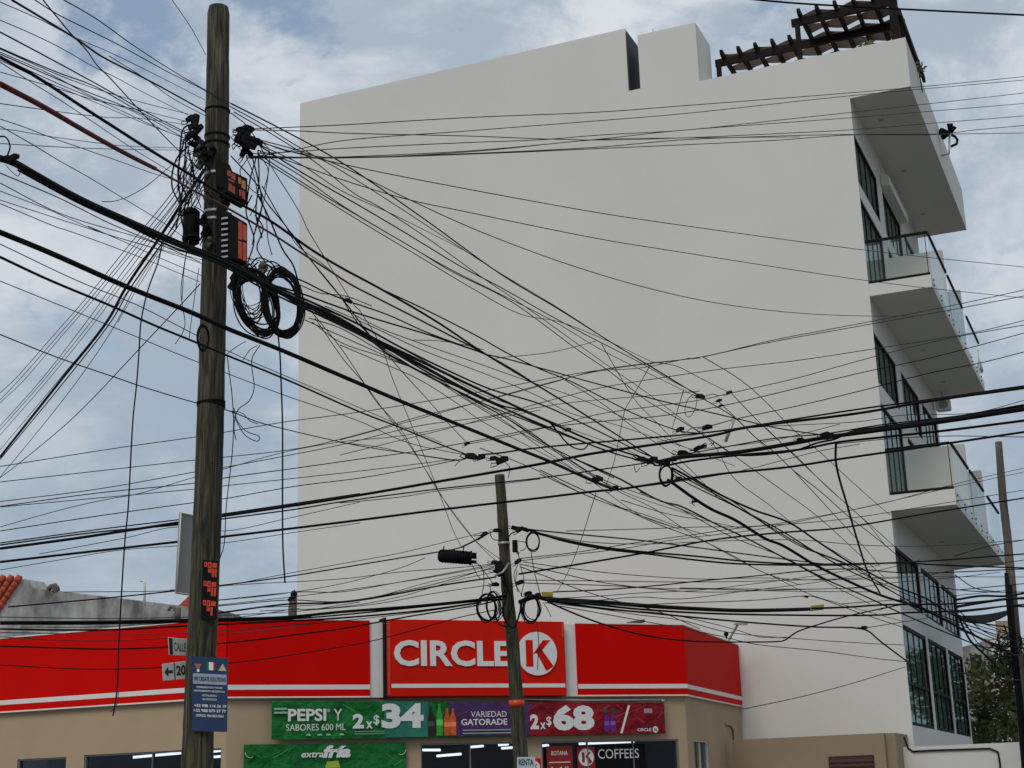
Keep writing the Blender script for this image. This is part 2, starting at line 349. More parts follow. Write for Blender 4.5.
def cloth(a0, a1, b0, b1, nb, ph0):
    for j in range(nb):
        n = int((a1-a0)/.07); bc = b0+(b1-b0)*(j+.5)/nb; W_ = (b1-b0)/nb; mb = MB(); vs = []
        for k in range(n+1):
            a = a0+(a1-a0)*k/n; u = ((a-RA[0][0])/1.12+.5*((j+ph0) % 2)) % 1; tri = abs(2*u-1)
            hw = W_*(.20+.30*tri); dz = ZP+.21-.0+.02*sin(a*5)
            vs += [BL(a, bc-hw, dz), BL(a, bc+hw, dz), BL(a, bc+hw, dz-.012), BL(a, bc-hw, dz-.012)]
        mb.add(vs, [(4*k+i, 4*k+(i+1) % 4, 4*k+4+(i+1) % 4, 4*k+4+i) for k in range(n) for i in range(4)])
        obj('shade_cloth', mb, FABR, per)
cloth(-1.33, 1.45, .5, 2.0, 2, 0); cloth(-4.2, 1.45, 2.05, 5.0, 4, 0)
# plants on the terrace corner
def leafclump(c, r, n, s, sq=(1, 1, 1)):
    mb = MB()
    for i in range(n):
        d = V((random.gauss(0, 1), random.gauss(0, 1), random.gauss(0, 1))); d = d.normalized()*r*random.random()**.4
        p = V(c)+V((d.x*sq[0], d.y*sq[1], d.z*sq[2])); t = V((random.uniform(-1, 1), random.uniform(-1, 1), random.uniform(-.8, .6))).normalized()
        x = t.cross(V((random.random(), random.random(), random.random()))).normalized(); L_ = s*random.uniform(.6, 1.4)
        mb.add([p, p+t*L_*.5+x*L_*.28, p+t*L_, p+t*L_*.5-x*L_*.28], [(0, 1, 2, 3)])
    return mb
pp = thing('potted_plant', BL(.7, .7, 22.2), 'yellow green leafy potted plant behind the white roof parapet under the pergola', 'plant')
mb = MB(); mb.tube([BL(.7, .7, 22.1), BL(.7, .7, 22.9)], [.22, .32], 14); obj('pot', mb, TILE, pp)
obj('foliage', leafclump(BL(.6, .8, 23.35), .42, 160, .16), LEAF2, pp)
tp = thing('trailing_plant', BL(1.75, 2.4, 23.2), 'sparse dark plant trailing over the outer edge of the roof band', 'plant')
obj('foliage', leafclump(BL(1.8, 2.2, 23.2), .25, 60, .12), LEAF, tp)
mb = MB(); mb.tube([BL(1.6, 2.2, 23.2), BL(1.84, 2.25, 23.2), BL(1.87, 2.3, 22.4)], .02, 5); obj('stem', mb, BARK, tp)
# ------------------------------------------------------------------ text
def text_mesh(s, bold=.0, shear=0, space=1.0):
    cu = bpy.data.curves.new('lettering', 'FONT'); cu.body = s; cu.size = 1; cu.offset = bold; cu.shear = shear; cu.space_character = space; cu.resolution_u = 3
    cu.align_x = 'LEFT'; o = bpy.data.objects.new('tmp', cu); sc.collection.objects.link(o)
    dg = bpy.context.evaluated_depsgraph_get(); dg.update(); me = bpy.data.meshes.new_from_object(o.evaluated_get(dg))
    vs = [v.co.copy() for v in me.vertices]; fs = [list(p.vertices) for p in me.polygons]
    bpy.data.objects.remove(o); bpy.data.meshes.remove(me); bpy.data.curves.remove(cu); return vs, fs
def write(s, fr, s0, s1, z0, z1, out_, m_, parent, bold=.0, shear=0, space=1., name='lettering', flip=1, th=0, tilt=0):
    vs, fs = text_mesh(s, bold, shear, space)
    if not vs: return None
    x0 = min(v.x for v in vs); x1 = max(v.x for v in vs); y0 = min(v.y for v in vs); y1 = max(v.y for v in vs)
    mb = MB(); q = [(s0+(v.x-x0)/(x1-x0)*(s1-s0), z0+(v.y-y0)/(y1-y0)*(z1-z0)) for v in vs]
    mb.add([fr(a, out_*flip, z+tilt*(a-s0)) for a, z in q], fs)
    if th:
        n = len(vs); ec = {}
        for f in fs:
            for i in range(len(f)):
                e = (f[i], f[(i+1) % len(f)]); k = tuple(sorted(e)); ec[k] = ec.get(k, 0)+1
        bk = [fr(a, (out_-th)*flip, z) for a, z in q]; o = len(mb.v); mb.v += bk
        for k, c in ec.items():
            if c == 1: mb.f.append([k[0], k[1], o+k[1], o+k[0]]); mb.sm.append(False)
    me = bpy.data.meshes.new(name); loc = wloc(parent)
    me.from_pydata([v-loc for v in mb.v], [], mb.f); me.materials.append(m_); o = link(bpy.data.objects.new(name, me)); o.parent = parent; return o
# ------------------------------------------------------------------ corner shop
shop = thing('corner_shop', SF(5.6, -3, 0), 'beige single storey corner shop with wide red fascia and white stripes', 'shop')
H = 3.96; T = .22
def wall_with_holes(fr, s0, s1, holes, m_, name, sgn=1, top=3.962, b0=-T, b1=0, zb=0):
    mb = MB(); xs = sorted({s0, s1, *[x for h in holes for x in h[:2]]})
    for i in range(len(xs)-1):
        c = (xs[i]+xs[i+1])/2; hs = [h for h in holes if h[0] < c < h[1]]
        if not hs: mb.box(fr, xs[i], xs[i+1], b0, b1, zb, top)
        else:
            h = hs[0]
            if h[2] > zb: mb.box(fr, xs[i], xs[i+1], b0, b1, zb, h[2])
            mb.box(fr, xs[i], xs[i+1], b0, b1, h[3], top)
    return obj(name, mb, m_, shop)
holesF = [(.55, 3.75, .6, 2.7), (4.41, 6.82, .13, 2.94), (7.37, 10.97, .13, 2.94)]
wall_with_holes(SF, 0, 11.2, holesF[1:], BEIGE, 'wall')
holesL = [(.12, 3.75, .13, 2.92), (4.24, 5.62, .9, 2.90), (7.2, 9.5, .9, 2.9)]
wall_with_holes(LW, 0.0, 13, holesL, BEIGE, 'wall')
wall_with_holes(RW, 0.0, RL, [(.62, 2.1, 1.0, 2.94)], BEIGE, 'wall')
# roof slab and back walls
mb = MB(); foot = [LW(13, -.25, 0), LW(.1, -.25, 0), SF(.1, -.25, 0), SF(11.0, -.25, 0), RW(.2, -.25, 0), RW(RL-.05, -.25, 0), BL(-30, -.06, 0)]
mb.prism([p+Z*3.5 for p in foot], (0, 0, .3)); obj('roof', mb, mat('roof_screed', (.3, .3, .29), .9, .15, 1), shop)
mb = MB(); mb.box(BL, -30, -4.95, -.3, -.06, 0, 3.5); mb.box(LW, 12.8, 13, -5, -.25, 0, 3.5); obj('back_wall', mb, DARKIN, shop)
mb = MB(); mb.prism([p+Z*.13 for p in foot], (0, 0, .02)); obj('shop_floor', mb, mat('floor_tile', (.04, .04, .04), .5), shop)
# small parapet lip at top of the wings
def fascia(fr, s0, s1, name='fascia', pr=0):
    mb = MB(); mb.box(fr, s0, s1, -.25, .10+pr, H+.03, 5.67); f = obj(name, mb, RED, shop)
    mb = MB(); mb.box(fr, s0, s1, .1+pr, .106+pr, 4.14, 4.245); obj('white_stripe', mb, WHITE, f)
    mb = MB(); mb.box(fr, s0, s1, -.25, .115+pr, H, H+.032); obj('white_trim', mb, WHITE, f)
    mb = MB(); mb.box(fr, s0, s1, -.26, .112+pr, 5.672, 5.70); obj('coping', mb, WHITE, f)
    return f
fascia(SF, -.02, 3.2); fascia(SF, 8.33, 11.26); fascia(LW, -.018, 13, pr=-.002)
fr_ = fascia(RW, .03, RL-.02, pr=-.03)
for a, b in ((3.2, 3.52), (8.03, 8.33)):
    mb = MB(); mb.box(SF, a+.003, b-.003, -.25, .06, H+.003, 5.66); obj('pilaster', mb, WHITE, shop)
def window_unit(fr, s0, s1, z0, z1, nm, frame_m, glass_m, name='shop_window', proud=0):
    t = .035; mw = .010; mb = MB()
    for x in (s0, s1-t): mb.box(fr, x, x+t, -.14, -.03, z0, z1)
    for z in (z0, z1-t): mb.box(fr, s0+t, s1-t, -.14, -.03, z, z+t)
    for k in range(1, nm): x = s0+(s1-s0)*k/nm; mb.box(fr, x-mw, x+mw, -.13, -.04, z0+t, z1-t)
    f = obj(name, mb, frame_m, shop); mb = MB(); mb.box(fr, s0+t, s1-t, -.09, -.08, z0+t, z1-t); obj('pane', mb, glass_m, f); return f
GREYF = mat('aluminium_frame', (.22, .22, .21), .45, metal=.3)
window_unit(SF, 4.41, 6.82, .13, 2.94, 2, GREYF, GLASSS)
wF = window_unit(SF, 7.37, 10.97, .13, 2.94, 3, GREYF, GLASSS)
window_unit(LW, .12, 3.75, .13, 2.92, 2, GREYF, GLASSS); window_unit(LW, 4.24, 5.62, .9, 2.90, 1, GREYF, GLASSS); window_unit(LW, 7.2, 9.5, .9, 2.9, 2, GREYF, GLASSS)
wr_ = window_unit(RW, .62, 2.1, 1.0, 2.94, 2, WHITE, GLASSS)
mb = MB(); mb.box(RW, .72, 1.35, -.19, -.17, 1.06, 2.88); obj('blind', mb, mat('cream_blind', (.45, .38, .27), .8), wr_)
# lit tubes inside
TUBES = [(423, 750, 440, 750, 37.4, 'left end of the left shop window'), (437, 756, 461, 754, 37, 'long one low in the left shop window'), (471, 747, 483, 746, 38.2, 'middle of the left shop window'),
 (499, 745, 508, 744.3, 39.2, 'upper one just left of the second pole'), (502, 748.3, 515, 747.3, 38.6, 'lower one just left of the second pole'), (579, 743.8, 634, 741.6, 39.6, 'long one above the coffee lettering'), (541, 745.8, 548, 745.3, 38.4, 'short one left of the red poster'),
 (133, 757.3, 181, 753, 36.2, 'long one behind the left wing glazing'), (213, 751.5, 225, 750, 35.6, 'upper one right of the tall pole'), (213, 757, 221.5, 756.3, 36.4, 'lower one right of the tall pole')]
for x0, y0, x1, y1, dep, lbl in TUBES:
    p = at(x0, y0, dep); q = at(x1, y1, dep+.4)
    mb = MB(); mb.tube([p, q], .03, 8)
    t = obj('tube_light', mb, TUBEL, None, (p+q)/2); tag(t, 'lit white tube light, '+lbl, 'light', 'lit tube lights inside the shop')
# main sign box
sg = thing('shop_sign', SF(5.78, .2, H), 'raised red shop sign box with large white lettering CIRCLE and a round K emblem', 'sign')
mb = MB(); mb.box(SF, 3.56, 7.97, -.2, .24, 3.965, 5.70); bevel(obj('sign_box', mb, REDS, sg), .02)
mb = MB(); mb.box(SF, 3.515, 3.556, -.2, .22, 3.93, 5.74); obj('edge', mb, BLACK, sg)
mb = MB(); mb.box(SF, 3.66, 7.93, .24, .247, 4.16, 4.25); obj('white_stripe', mb, WHITE, sg)
write('CIRCLE', SF, 3.72, 6.56, 4.64, 5.23, .27, LETW, sg, bold=.028, th=.03)
kc = (7.235, 4.94); kr = .505
mb = MB(); mb.disc(SF(kc[0], .242, kc[1]), SF.n, kr, .03, 48); obj('emblem_disc', mb, LETW, sg)
def kpoly(fr, cx, cz, r, o, m_, parent):
    mb = MB()
    P = lambda x, z: fr(cx+x*r, o, cz+z*r)
    mb.add([P(-.58, -.60), P(-.22, -.60), P(-.22, .62), P(-.58, .62)], [(0, 1, 2, 3)])
    mb.add([P(-.22, -.02), P(.30, .62), P(.68, .62), P(.16, .06), P(-.22, .0)], [(0, 1, 2, 3)])
    mb.add([P(-.10, .14), P(.16, .28), P(.80, -.58), P(.42, -.80)], [(0, 1, 2, 3)])
    return obj('letter', mb, m_, parent)
kpoly(SF, *kc, kr, .277, REDS, sg)
FRD = mat('faded_red', (.60, .13, .04), .5, c2=(.56, .012, .012), scale=5)
for q in ((3.575, 3.63, 4.0, 5.66), (7.90, 7.955, 5.35, 5.66)):
    mb = MB(); mb.box(SF, q[0], q[1], .24, .243, q[2], q[3]); obj('worn_edge', mb, FRD, sg)
# promotional banners
def banner(fr, s0, s1, z0, z1, o, m_, label, sagz=.02, wob=.02, dz=0):
    n = 60; k = 8; vs = []
    for i in range(n+1):
        s = s0+(s1-s0)*i/n
        for j in range(k+1):
            v = j/k; z = z0+(z1-z0)*v - sagz*sin(pi*i/n)*(1 if j < k else .4) + dz*i/n*v
            vs.append(fr(s, o+wob*sin(i*.55+v*5)*sin(pi*v)+wob*.6*sin(i*.23-v*7), z))
    base = len(vs); vs2 = [p-fr.n*.006 for p in vs]
    fs = [(i*(k+1)+j, (i+1)*(k+1)+j, (i+1)*(k+1)+j+1, i*(k+1)+j+1) for i in range(n) for j in range(k)]
    fs += [tuple(base+q for q in reversed(f)) for f in fs]
    mb = MB(); mb.add(vs+vs2, fs, True); o_ = obj('banner', mb, m_); tag(o_, label, 'banner'); return o_
bn = banner(SF, .95, 10.55, 3.07, 3.90, .16, GREENB, 'long printed vinyl banner with prices 34 and 68 under the shop sign', .01, .012, -.10)
def sheet(s0, s1, z0, z1, o, m_, parent, slant=0, name='print', fr=SF):
    mb = MB(); mb.add([fr(s0, o, z0), fr(s1, o, z0), fr(s1+slant, o, z1), fr(s0+slant, o, z1)], [(0, 1, 2, 3)]); return obj(name, mb, m_, parent)
oB = .196
def subsheet(s0, s1, m_, o):
    n = 24; vs = []
    for i in range(n+1):
        s = s0+(s1-s0)*i/n; f = (s-.95)/9.6
        vs += [SF(s, o, 3.075), SF(s, o, 3.895-.10*f)]
    mb = MB(); mb.add(vs, [(2*i, 2*i+2, 2*i+3, 2*i+1) for i in range(n)]); return obj('print', mb, m_, bn)
subsheet(3.5, 4.55, TEALB, oB-.004); subsheet(5.05, 7.4, PURPB, oB); subsheet(7.0, 10.53, REDB, oB+.003)
def streaks(s0, s1, z0, z1, m_, parent, n, o, fr=SF):
    mb = MB()
    for i in range(n):
        s = random.uniform(s0, s1); z = random.uniform(z0, z1); l = random.uniform(.2, .6); dx = l*random.choice((.9, -.6)); dz = l*.35; wd = random.uniform(.008, .03)
        z = min(z, z1-dz-wd)
        if z < z0: continue
        sa, sb = s, min(max(s+dx, s0), s1)
        mb.add([fr(sa, o, z), fr(sb, o, z+dz), fr(sb, o, z+dz+wd), fr(sa, o, z+wd)], [(0, 1, 2, 3)])
    obj('print', mb, m_, parent)
streaks(1.0, 3.9, 3.1, 3.82, GREENL, bn, 14, oB+.001)
streaks(7.6, 10.5, 3.1, 3.75, mat('pink_print', (.38, .03, .05), .4), bn, 16, oB+.007)
streaks(5.1, 7.2, 3.1, 3.78, mat('blue_print', (.04, .05, .22), .4), bn, 14, oB+.004)
o2 = oB+.012
write('PEPSI', SF, 1.30, 2.16, 3.45, 3.72, o2, LETW, bn, bold=.03)
write('\u00ae', SF, 2.18, 2.25, 3.64, 3.71, o2, LETW, bn)
write('Y', SF, 2.33, 2.52, 3.46, 3.71, o2, LETW, bn)
write('SABORES 600 ML', SF, 1.26, 2.60, 3.25, 3.39, o2, LETW, bn)
write('2', SF, 2.76, 3.02, 3.28, 3.60, o2, LETW, bn, bold=.05)
write('x', SF, 3.07, 3.22, 3.28, 3.43, o2, LETW, bn, bold=.03)
write('$', SF, 3.24, 3.38, 3.34, 3.57, o2, LETW, bn, bold=.02)
write('34', SF, 3.43, 4.42, 3.27, 3.82, o2, LETW, bn, bold=.05)
write('VARIEDAD', SF, 5.56, 6.44, 3.50, 3.63, o2, LETW, bn)
write('GATORADE', SF, 5.32, 6.45, 3.32, 3.46, o2, LETW, bn, bold=.02)
write('2', SF, 7.02, 7.24, 3.21, 3.55, o2, LETW, bn, bold=.05)
write('x', SF, 7.27, 7.41, 3.21, 3.36, o2, LETW, bn, bold=.03)
write('$', SF, 7.43, 7.56, 3.26, 3.50, o2, LETW, bn, bold=.02)
write('68', SF, 7.60, 8.66, 3.17, 3.76, o2, LETW, bn, bold=.05)
write('CIRCLE', SF, 9.78, 10.15, 3.13, 3.20, o2, LETW, bn, bold=.02)
mb = MB(); mb.disc(SF(10.26, o2, 3.165), SF.n, .075, .003, 16); obj('print', mb, LETW, bn); kpoly(SF, 10.26, 3.165, .06, o2+.006, REDB, bn)
sheet(9.32, 9.38, 3.09, 3.74, o2, LETW, bn, .24)
sheet(9.98, 10.2, 3.55, 3.66, o2, mat('faded_white', (.4, .25, .25), .5), bn, .0)
sheet(.98, 1.30, 3.62, 3.66, o2, mat('pale_green_print', (.3, .5, .35), .5), bn, .02); sheet(.98, 1.26, 3.70, 3.74, o2, bpy.data.materials['pale_green_print'], bn, .02)
mb = MB()
for s0 in (1.7, 1.95, 2.15, 2.45): mb.add([SF(s0, o2, 3.14), SF(s0+.12, o2, 3.14), SF(s0+.10, o2, 3.18), SF(s0+.02, o2, 3.18)], [(0, 1, 2, 3)])
for z in (3.20, 3.13): mb.add([SF(5.35, o2, z), SF(6.75, o2, z), SF(6.75, o2, z+.02), SF(5.35, o2, z+.02)], [(0, 1, 2, 3)])
for z in (3.21, 3.16): mb.add([SF(2.8, o2, z), SF(3.5, o2, z), SF(3.5, o2, z+.012), SF(2.8, o2, z+.012)], [(0, 1, 2, 3)])
obj('print', mb, bpy.data.materials['pale_green_print'], bn)
streaks(3.5, 4.5, 3.1, 3.8, mat('aqua_print', (.05, .30, .26), .4), bn, 10, oB+.003); streaks(5.05, 7.2, 3.1, 3.78, mat('violet_print', (.16, .03, .16), .4), bn, 12, oB+.005); streaks(1.0, 3.9, 3.1, 3.82, mat('deep_green_print', (.004, .075, .018), .4), bn, 8, oB+.002); streaks(7.6, 10.5, 3.1, 3.75, mat('dark_red_print', (.10, .003, .01), .4), bn, 14, oB+.006)
def bottle_print(s, z0, h, wd, col, parent):
    prof_ = [(0, 0), (.5, 0), (.5, .62), (.38, .72), (.18, .84), (.18, 1), (-.18, 1), (-.18, .84), (-.38, .72), (-.5, .62), (-.5, 0)][1:]
    mb = MB(); mb.add([SF(s+x*wd, o2, z0+y*h) for x, y in prof_], [list(range(10))])
    mb2 = obj('print', mb, mat('bottle_print', col, .4, .3, 12), parent)
    mb = MB(); mb.add([SF(s-wd*.5, o2+.003, z0+h*.32), SF(s+wd*.5, o2+.003, z0+h*.32), SF(s+wd*.5, o2+.003, z0+h*.5), SF(s-wd*.5, o2+.003, z0+h*.5)], [(0, 1, 2, 3)]); obj('print', mb, mat('bottle_label', tuple(min(1, c*2+.04) for c in col), .4), parent)
for s, hh, col in ((4.60, .64, (.02, .008, .008)), (4.80, .70, (.04, .32, .03)), (4.98, .60, (.50, .09, .01)), (5.12, .60, (.55, .10, .02))): bottle_print(s, 3.10, hh, .155, col, bn)
for s in (8.98, 9.14): bottle_print(s, 3.13, .48, .13, (.10, .02, .22), bn)
mb = MB()
for s in (8.95, 9.17): mb.disc(SF(s, o2+.004, 3.62), SF.n, .06, .002, 14)
obj('print', mb, mat('dark_green_print', (.01, .09, .03), .4), bn)
# second green banner
b2 = banner(SF, .36, 4.03, 2.05, 2.98, .10, GREENB, 'green fabric banner reading extra fria with diagonal folds below the price banner', .015, .012)
write('extra', SF, 1.62, 2.12, 2.68, 2.80, .135, LETW, b2, bold=.02, shear=.25)
write('fr\u00eda', SF, 2.10, 2.74, 2.66, 2.93, .135, LETW, b2, bold=.05, shear=.25)
streaks(.42, 1.4, 2.1, 2.9, GREENL, b2, 7, .125); streaks(3.0, 3.95, 2.1, 2.9, GREENL, b2, 7, .125)
mb = MB(); mb.add([SF(2.15, .13, 2.45), SF(2.5, .13, 2.45), SF(2.45, .13, 2.60), SF(2.2, .13, 2.58)], [(0, 1, 2, 3)]); obj('print', mb, mat('lime_print', (.35, .5, .05), .5), b2)
mb = MB()
for s, z in ((.5, 2.84), (3.9, 2.84)):
    mb.tube([SF(s+.12*cos(t)*(1 if s < 1 else -1), .13, z+.14*sin(t)) for t in [x*.2+3.4 for x in range(10)]], .006, 4)
obj('rope', mb, LETW, b2)
mb = MB(); mb.tube([SF(6.9, .12, 3.90), SF(8.5, .12, 3.86), SF(10.55, .12, 3.86)], .03, 6); mb.tube([SF(10.5, .12, 3.84), SF(10.6, .12, 3.84)], .04, 6)
obj('hanging_rod', mb, GREYM, bn)
# coffee sign band inside the window, posters
WRED = mat('dimmed_red_print', (.26, .012, .010), .5)  # red darkened in its colour, as if dimmed behind the shop glass
cs = thing('coffee_sign', SF(8.8, -.25, 2.3), 'black window sign with white lettering COFFEES and small red emblem', 'sign')
mb = MB(); mb.box(SF, 8.28, 10.1, -.075, -.07, 2.2, 2.84); obj('board', mb, BLACK, cs)
write('COFFEES', SF, 8.84, 9.92, 2.52, 2.74, -.064, LETW, cs)
sheet(8.30, 8.76, 2.25, 2.80, -.064, WRED, cs); mb = MB(); mb.disc(SF(8.53, -.060, 2.56), SF.n, .2, .003, 24); obj('emblem_disc', mb, LETW, cs); kpoly(SF, 8.53, 2.56, .19, -.054, WRED, cs)
sheet(8.35, 10.05, 2.215, 2.245, -.064, LETW, cs)
po = sheet(7.50, 8.16, 1.9, 2.83, -.02, WRED, None, name='poster'); tag(po, 'red paper poster with white heading on the window left of the coffee sign', 'poster')
write('BOTANA', SF, 7.62, 8.04, 2.62, 2.72, -.015, LETW, po, bold=.01)
sheet(7.56, 8.10, 2.45, 2.47, -.016, LETW, po); write('2 x $ 45', SF, 7.6, 8.06, 2.25, 2.36, -.015, LETW, po)
for s in (7.62, 7.8, 7.98): sheet(s-.05, s+.05, 2.04, 2.18, -.016, mat('faded_pink', (.5, .2, .15), .5), po)
ko = sheet(7.0, 7.34, 2.1, 2.56, .01, REDS, None, name='emblem_sticker'); tag(ko, 'small red sticker with a round K emblem on the beige pier behind the second pole', 'sign')
mb = MB(); mb.disc(SF(7.17, .013, 2.36), SF.n, .14, .003, 20); obj('emblem_disc', mb, LETW, ko); kpoly(SF, 7.17, 2.36, .12, .019, REDS, ko)
# roof fittings
def flood(p, label, arm):
    t = thing('roof_floodlight', p, label, 'lamp')
    mb = MB(); mb.tube([p, p+V(arm)], .03, 6); obj('arm', mb, GREYM, t)
    q = p+V(arm); mb = MB(); mb.bar(q-D*.2-Z*.03, q+D*.22+Z*.04, .2, .08); bevel(obj('lamp_head', mb, POLED, t), .02)
flood(SF(9.98, .0, 5.70), 'flat grey floodlight on the coping above the red fascia right of the sign', (0, 0, .03))
p = RW(5.1, .0, 5.70)
t = thing('pole_light', p, 'thin bent lamp arm at the right end of the red fascia', 'lamp')
q = at(738, 624, p.y-.4)
mb = MB(); mb.tube([p, q], .035, 6); obj('arm', mb, GREYM, t)
mb = MB(); mb.bar(q-D*.1, q+D*.28, .12, .05); obj('lamp_head', mb, GREYM, t)
p = at(726.5, 639, RW(3.8, 0, 0).y); mb = MB(); mb.tube([p, p+Z*.1], .02, 6); cam_o = obj('security_camera', mb, BLACK, None, p); tag(cam_o, 'tiny dark dome camera on the sloping end of the red fascia', 'camera')
mb = MB(); mb.ball(p+Z*.13, .07); obj('dome', mb, BLACK, cam_o)
# weathered service post on the shop roof
p = at(292.5, 622, 35.2)
t = thing('service_post', p, 'short weathered wooden service post with a wire head on the shop roof', 'post')
mb = MB(); mb.tube([p-Z*.3, p+Z*.35, at(294.5, 591, 35.2)], [.10, .10, .06], 8); obj('stump', mb, POLED, t)
mb = MB(); q = at(290, 598, 35.1); mb.bar(at(288, 601, 35.1), at(294, 594, 35.1), .05, .06); mb.ball(at(294, 594, 35.1), .09, jit=.2); obj('wire_head', mb, BLACK, t)
mb = MB(); mb.bar(at(293, 619, 35), at(308, 618, 35.3), .25, .12); obj('base_block', mb, POLED, t)
# ------------------------------------------------------------------ boundary walls at the right
w1 = thing('boundary_wall', BL(-2.5, -2.2, 0), 'low tan rendered boundary wall between the shop and the white building', 'wall')
mb = MB(); mb.box(BL, -4.38, -.40, -2.2, -2.0, 0, 3.0); mb.box(BL, -.55, -.15, -2.0, -.003, 0, 3.0); obj('wall', mb, TAN, w1)
v = Frame(C0-B*2.205, A, B)
x0 = loca(sidept(830, 760, -2.2))[0]; x1 = loca(sidept(873, 760, -2.2))[0]; zt = loca(sidept(850, 757, -2.2))[2]
mb = MB()
for k in range(8): z = zt-.04-k*.11; mb.prism([BL(x0, -2.205+db, z+dz) for db, dz in ((0, .0), (-.05, -.07), (-.05, -.085), (0, -.015))], A*(x1-x0))
mb.box(BL, x0-.03, x0, -2.25, -2.203, zt-1, zt); mb.box(BL, x1, x1+.03, -2.25, -2.203, zt-1, zt); mb.box(BL, x0-.03, x1+.03, -2.25, -2.203, zt, zt+.03)
obj('louvre', mb, mat('oxblood_metal', (.06, .014, .012), .6), w1)
w2 = thing('garden_wall', BL(1.2, -.9, 0), 'low white rendered wall with a dark conduit in front of the lowest balcony windows', 'wall')
mb = MB(); mb.box(BL, -.148, 2.78, -1.0, -.8, 0, 2.66); mb.box(BL, 2.58, 2.78, -.8, 9, 0, 2.66); obj('wall', mb, WALLW, w2)
def sd_(x, y, b=-1.03): return sidept(x, y, b)
mb = MB(); mb.tube([sd_(904, 737), sd_(908, 748), sd_(913, 751.5), sd_(930, 750.5), sd_(990, 748.5), sd_(998, 752), sd_(1000, 764), sd_(1001, 785)], .025, 6); obj('conduit', mb, DARKF, w2)
mb = MB(); q = [sidept(x, y, -.02) for x, y in ((728, 727), (734, 727.5), (738, 731), (740, 739), (741, 760))]
q = [RW(s, .03, z) for s, z in ((4.1, 3.42), (4.6, 3.42), (4.85, 3.3), (4.9, 2.9), (4.9, 2.0))]
mb.tube(q, .03, 6); obj('pipe', mb, GREYM, shop)
# ------------------------------------------------------------------ background left house
hs = thing('old_house', at(60, 640, 52), 'old house with a stained grey gable wall and a red clay tile roof', 'house')
DD = 52; hw = [(10, 583), (19, 578), (28, 587.5), (60, 591), (110, 597), (160, 603), (205, 609), (205, 680), (-40, 680), (-40, 640), (-4, 612)]
hp = [at(x, y, DD+ (x-20)*.012) for x, y in hw]
hp = hp[:7] + [V((hp[6].x, hp[6].y, 0)), V((hp[9].x, hp[9].y, 0)), V((hp[9].x, hp[9].y, hp[9].z))] + [hp[10]]
mb = MB(); mb.prism(hp, (0.5, 1.2, 0)); obj('gable_wall', mb, CONC, hs)
mb = MB()
e0 = at(20, 577, DD-.02); e1 = at(-4, 613, DD-.3)
for r in range(14):          # courses of barrel tiles running down the slope, leftwards
    for i in range(7):
        a = e0.lerp(e1, i/7)+V((-r*.25, -.08*r, 0)); b = e0.lerp(e1, (i+1.12)/7)+V((-r*.25, -.08*r, .02))
        mb.tube([a+Z*.04, b], [.10, .13], 8)
obj('tile_roof', mb, TILE, hs)
mb = MB(); q = at(50, 589, DD-.1); mb.tube([at(48, 590, DD), at(51, 586.5, DD), at(55, 585.5, DD), at(57, 588, DD), at(57.5, 591, DD)], .09, 8); mb.bar(at(55, 592, DD), at(55, 586.5, DD), .2, .15); obj('vent_pipe', mb, POLED, hs)
rd = thing('red_roof_house', at(190, 610, 56), 'red tiled roof corner of a small house seen behind the tall pole', 'house')
mb = MB(); P_ = [at(176, 608, 56), at(195, 590, 56), at(212, 608, 56)]
mb.prism(P_, (.0, 2.5, 0)); obj('roof', mb, TILE, rd)
mb = MB(); mb.prism([P_[0]-Z*.003, P_[2]-Z*.003, V((P_[2].x, P_[2].y, 0)), V((P_[0].x, P_[0].y, 0))], (.6, 2.5, 0)); obj('wall', mb, CONC, rd)
an = thing('antenna_mast', at(144, 606, 51), 'thin pale pipe with a hooked top on the grey gable wall', 'pipe')
mb = MB(); mb.tube([at(144.3, 606, 53), at(145, 583, 53), at(143.5, 580.8, 53), at(140.5, 581, 53)], .045, 6); obj('pipe', mb, WHITE, an)
mb = MB(); mb.bar(at(146, 604, 53), at(154, 604, 53), .1, .12); obj('fitting', mb, GREYM, an)
mb = MB(); mb.tube([at(172+3.2*cos(t), 611-4*sin(t), 51) for t in [i*pi/6 for i in range(7)]], .05, 6); mb.tube([at(178, 620, 51), at(178, 608, 51)], .1, 8)
tag(obj('vent_pipe', mb, POLED), 'bent dark vent pipe on the low end of the grey gable wall', 'pipe')
# ------------------------------------------------------------------ background right
tr = []
def tree(base, trunk_h, clumps, label, leaf=.26, group='garden trees beside the white building', n=1200):
    base = V(base); t = thing('garden_tree', base, label, 'tree', group)
    mb = MB(); mb.tube([base, base+V((.1, 0, trunk_h*.5)), base+V((.0, .1, trunk_h))], [.22, .16, .10], 8)
    for c, r in clumps: mb.tube([base+Z*trunk_h*.7, (base+Z*trunk_h+V(c))/2+Z*.2, V(c)], [.09, .06, .02], 6)
    obj('trunk', mb, BARK, t)
    cr = MB(); cr2 = MB()
    for c, r in clumps:
        k = leafclump(c, r, int(n*r*r), leaf, (1, 1, .85)); (cr if random.random() < .6 else cr2).add(k.v, k.f)
    obj('crown', cr, LEAF, t)
    if cr2.v: obj('foliage', cr2, LEAF2, t)
def clumpset(px, d, rr): return [(at(x, y, d+random.uniform(-1.2, 1.2)), rr*random.uniform(.8, 1.25)) for x, y in px]
b_ = at(985, 740, 59); tree((b_.x, b_.y, 0), 4, clumpset([(966, 672), (972, 692), (984, 670), (990, 692), (977, 712), (996, 714), (986, 738), (968, 735)], 58, .72), 'broad leafy tree with olive patches right beside the lowest windows', n=210, leaf=.24)
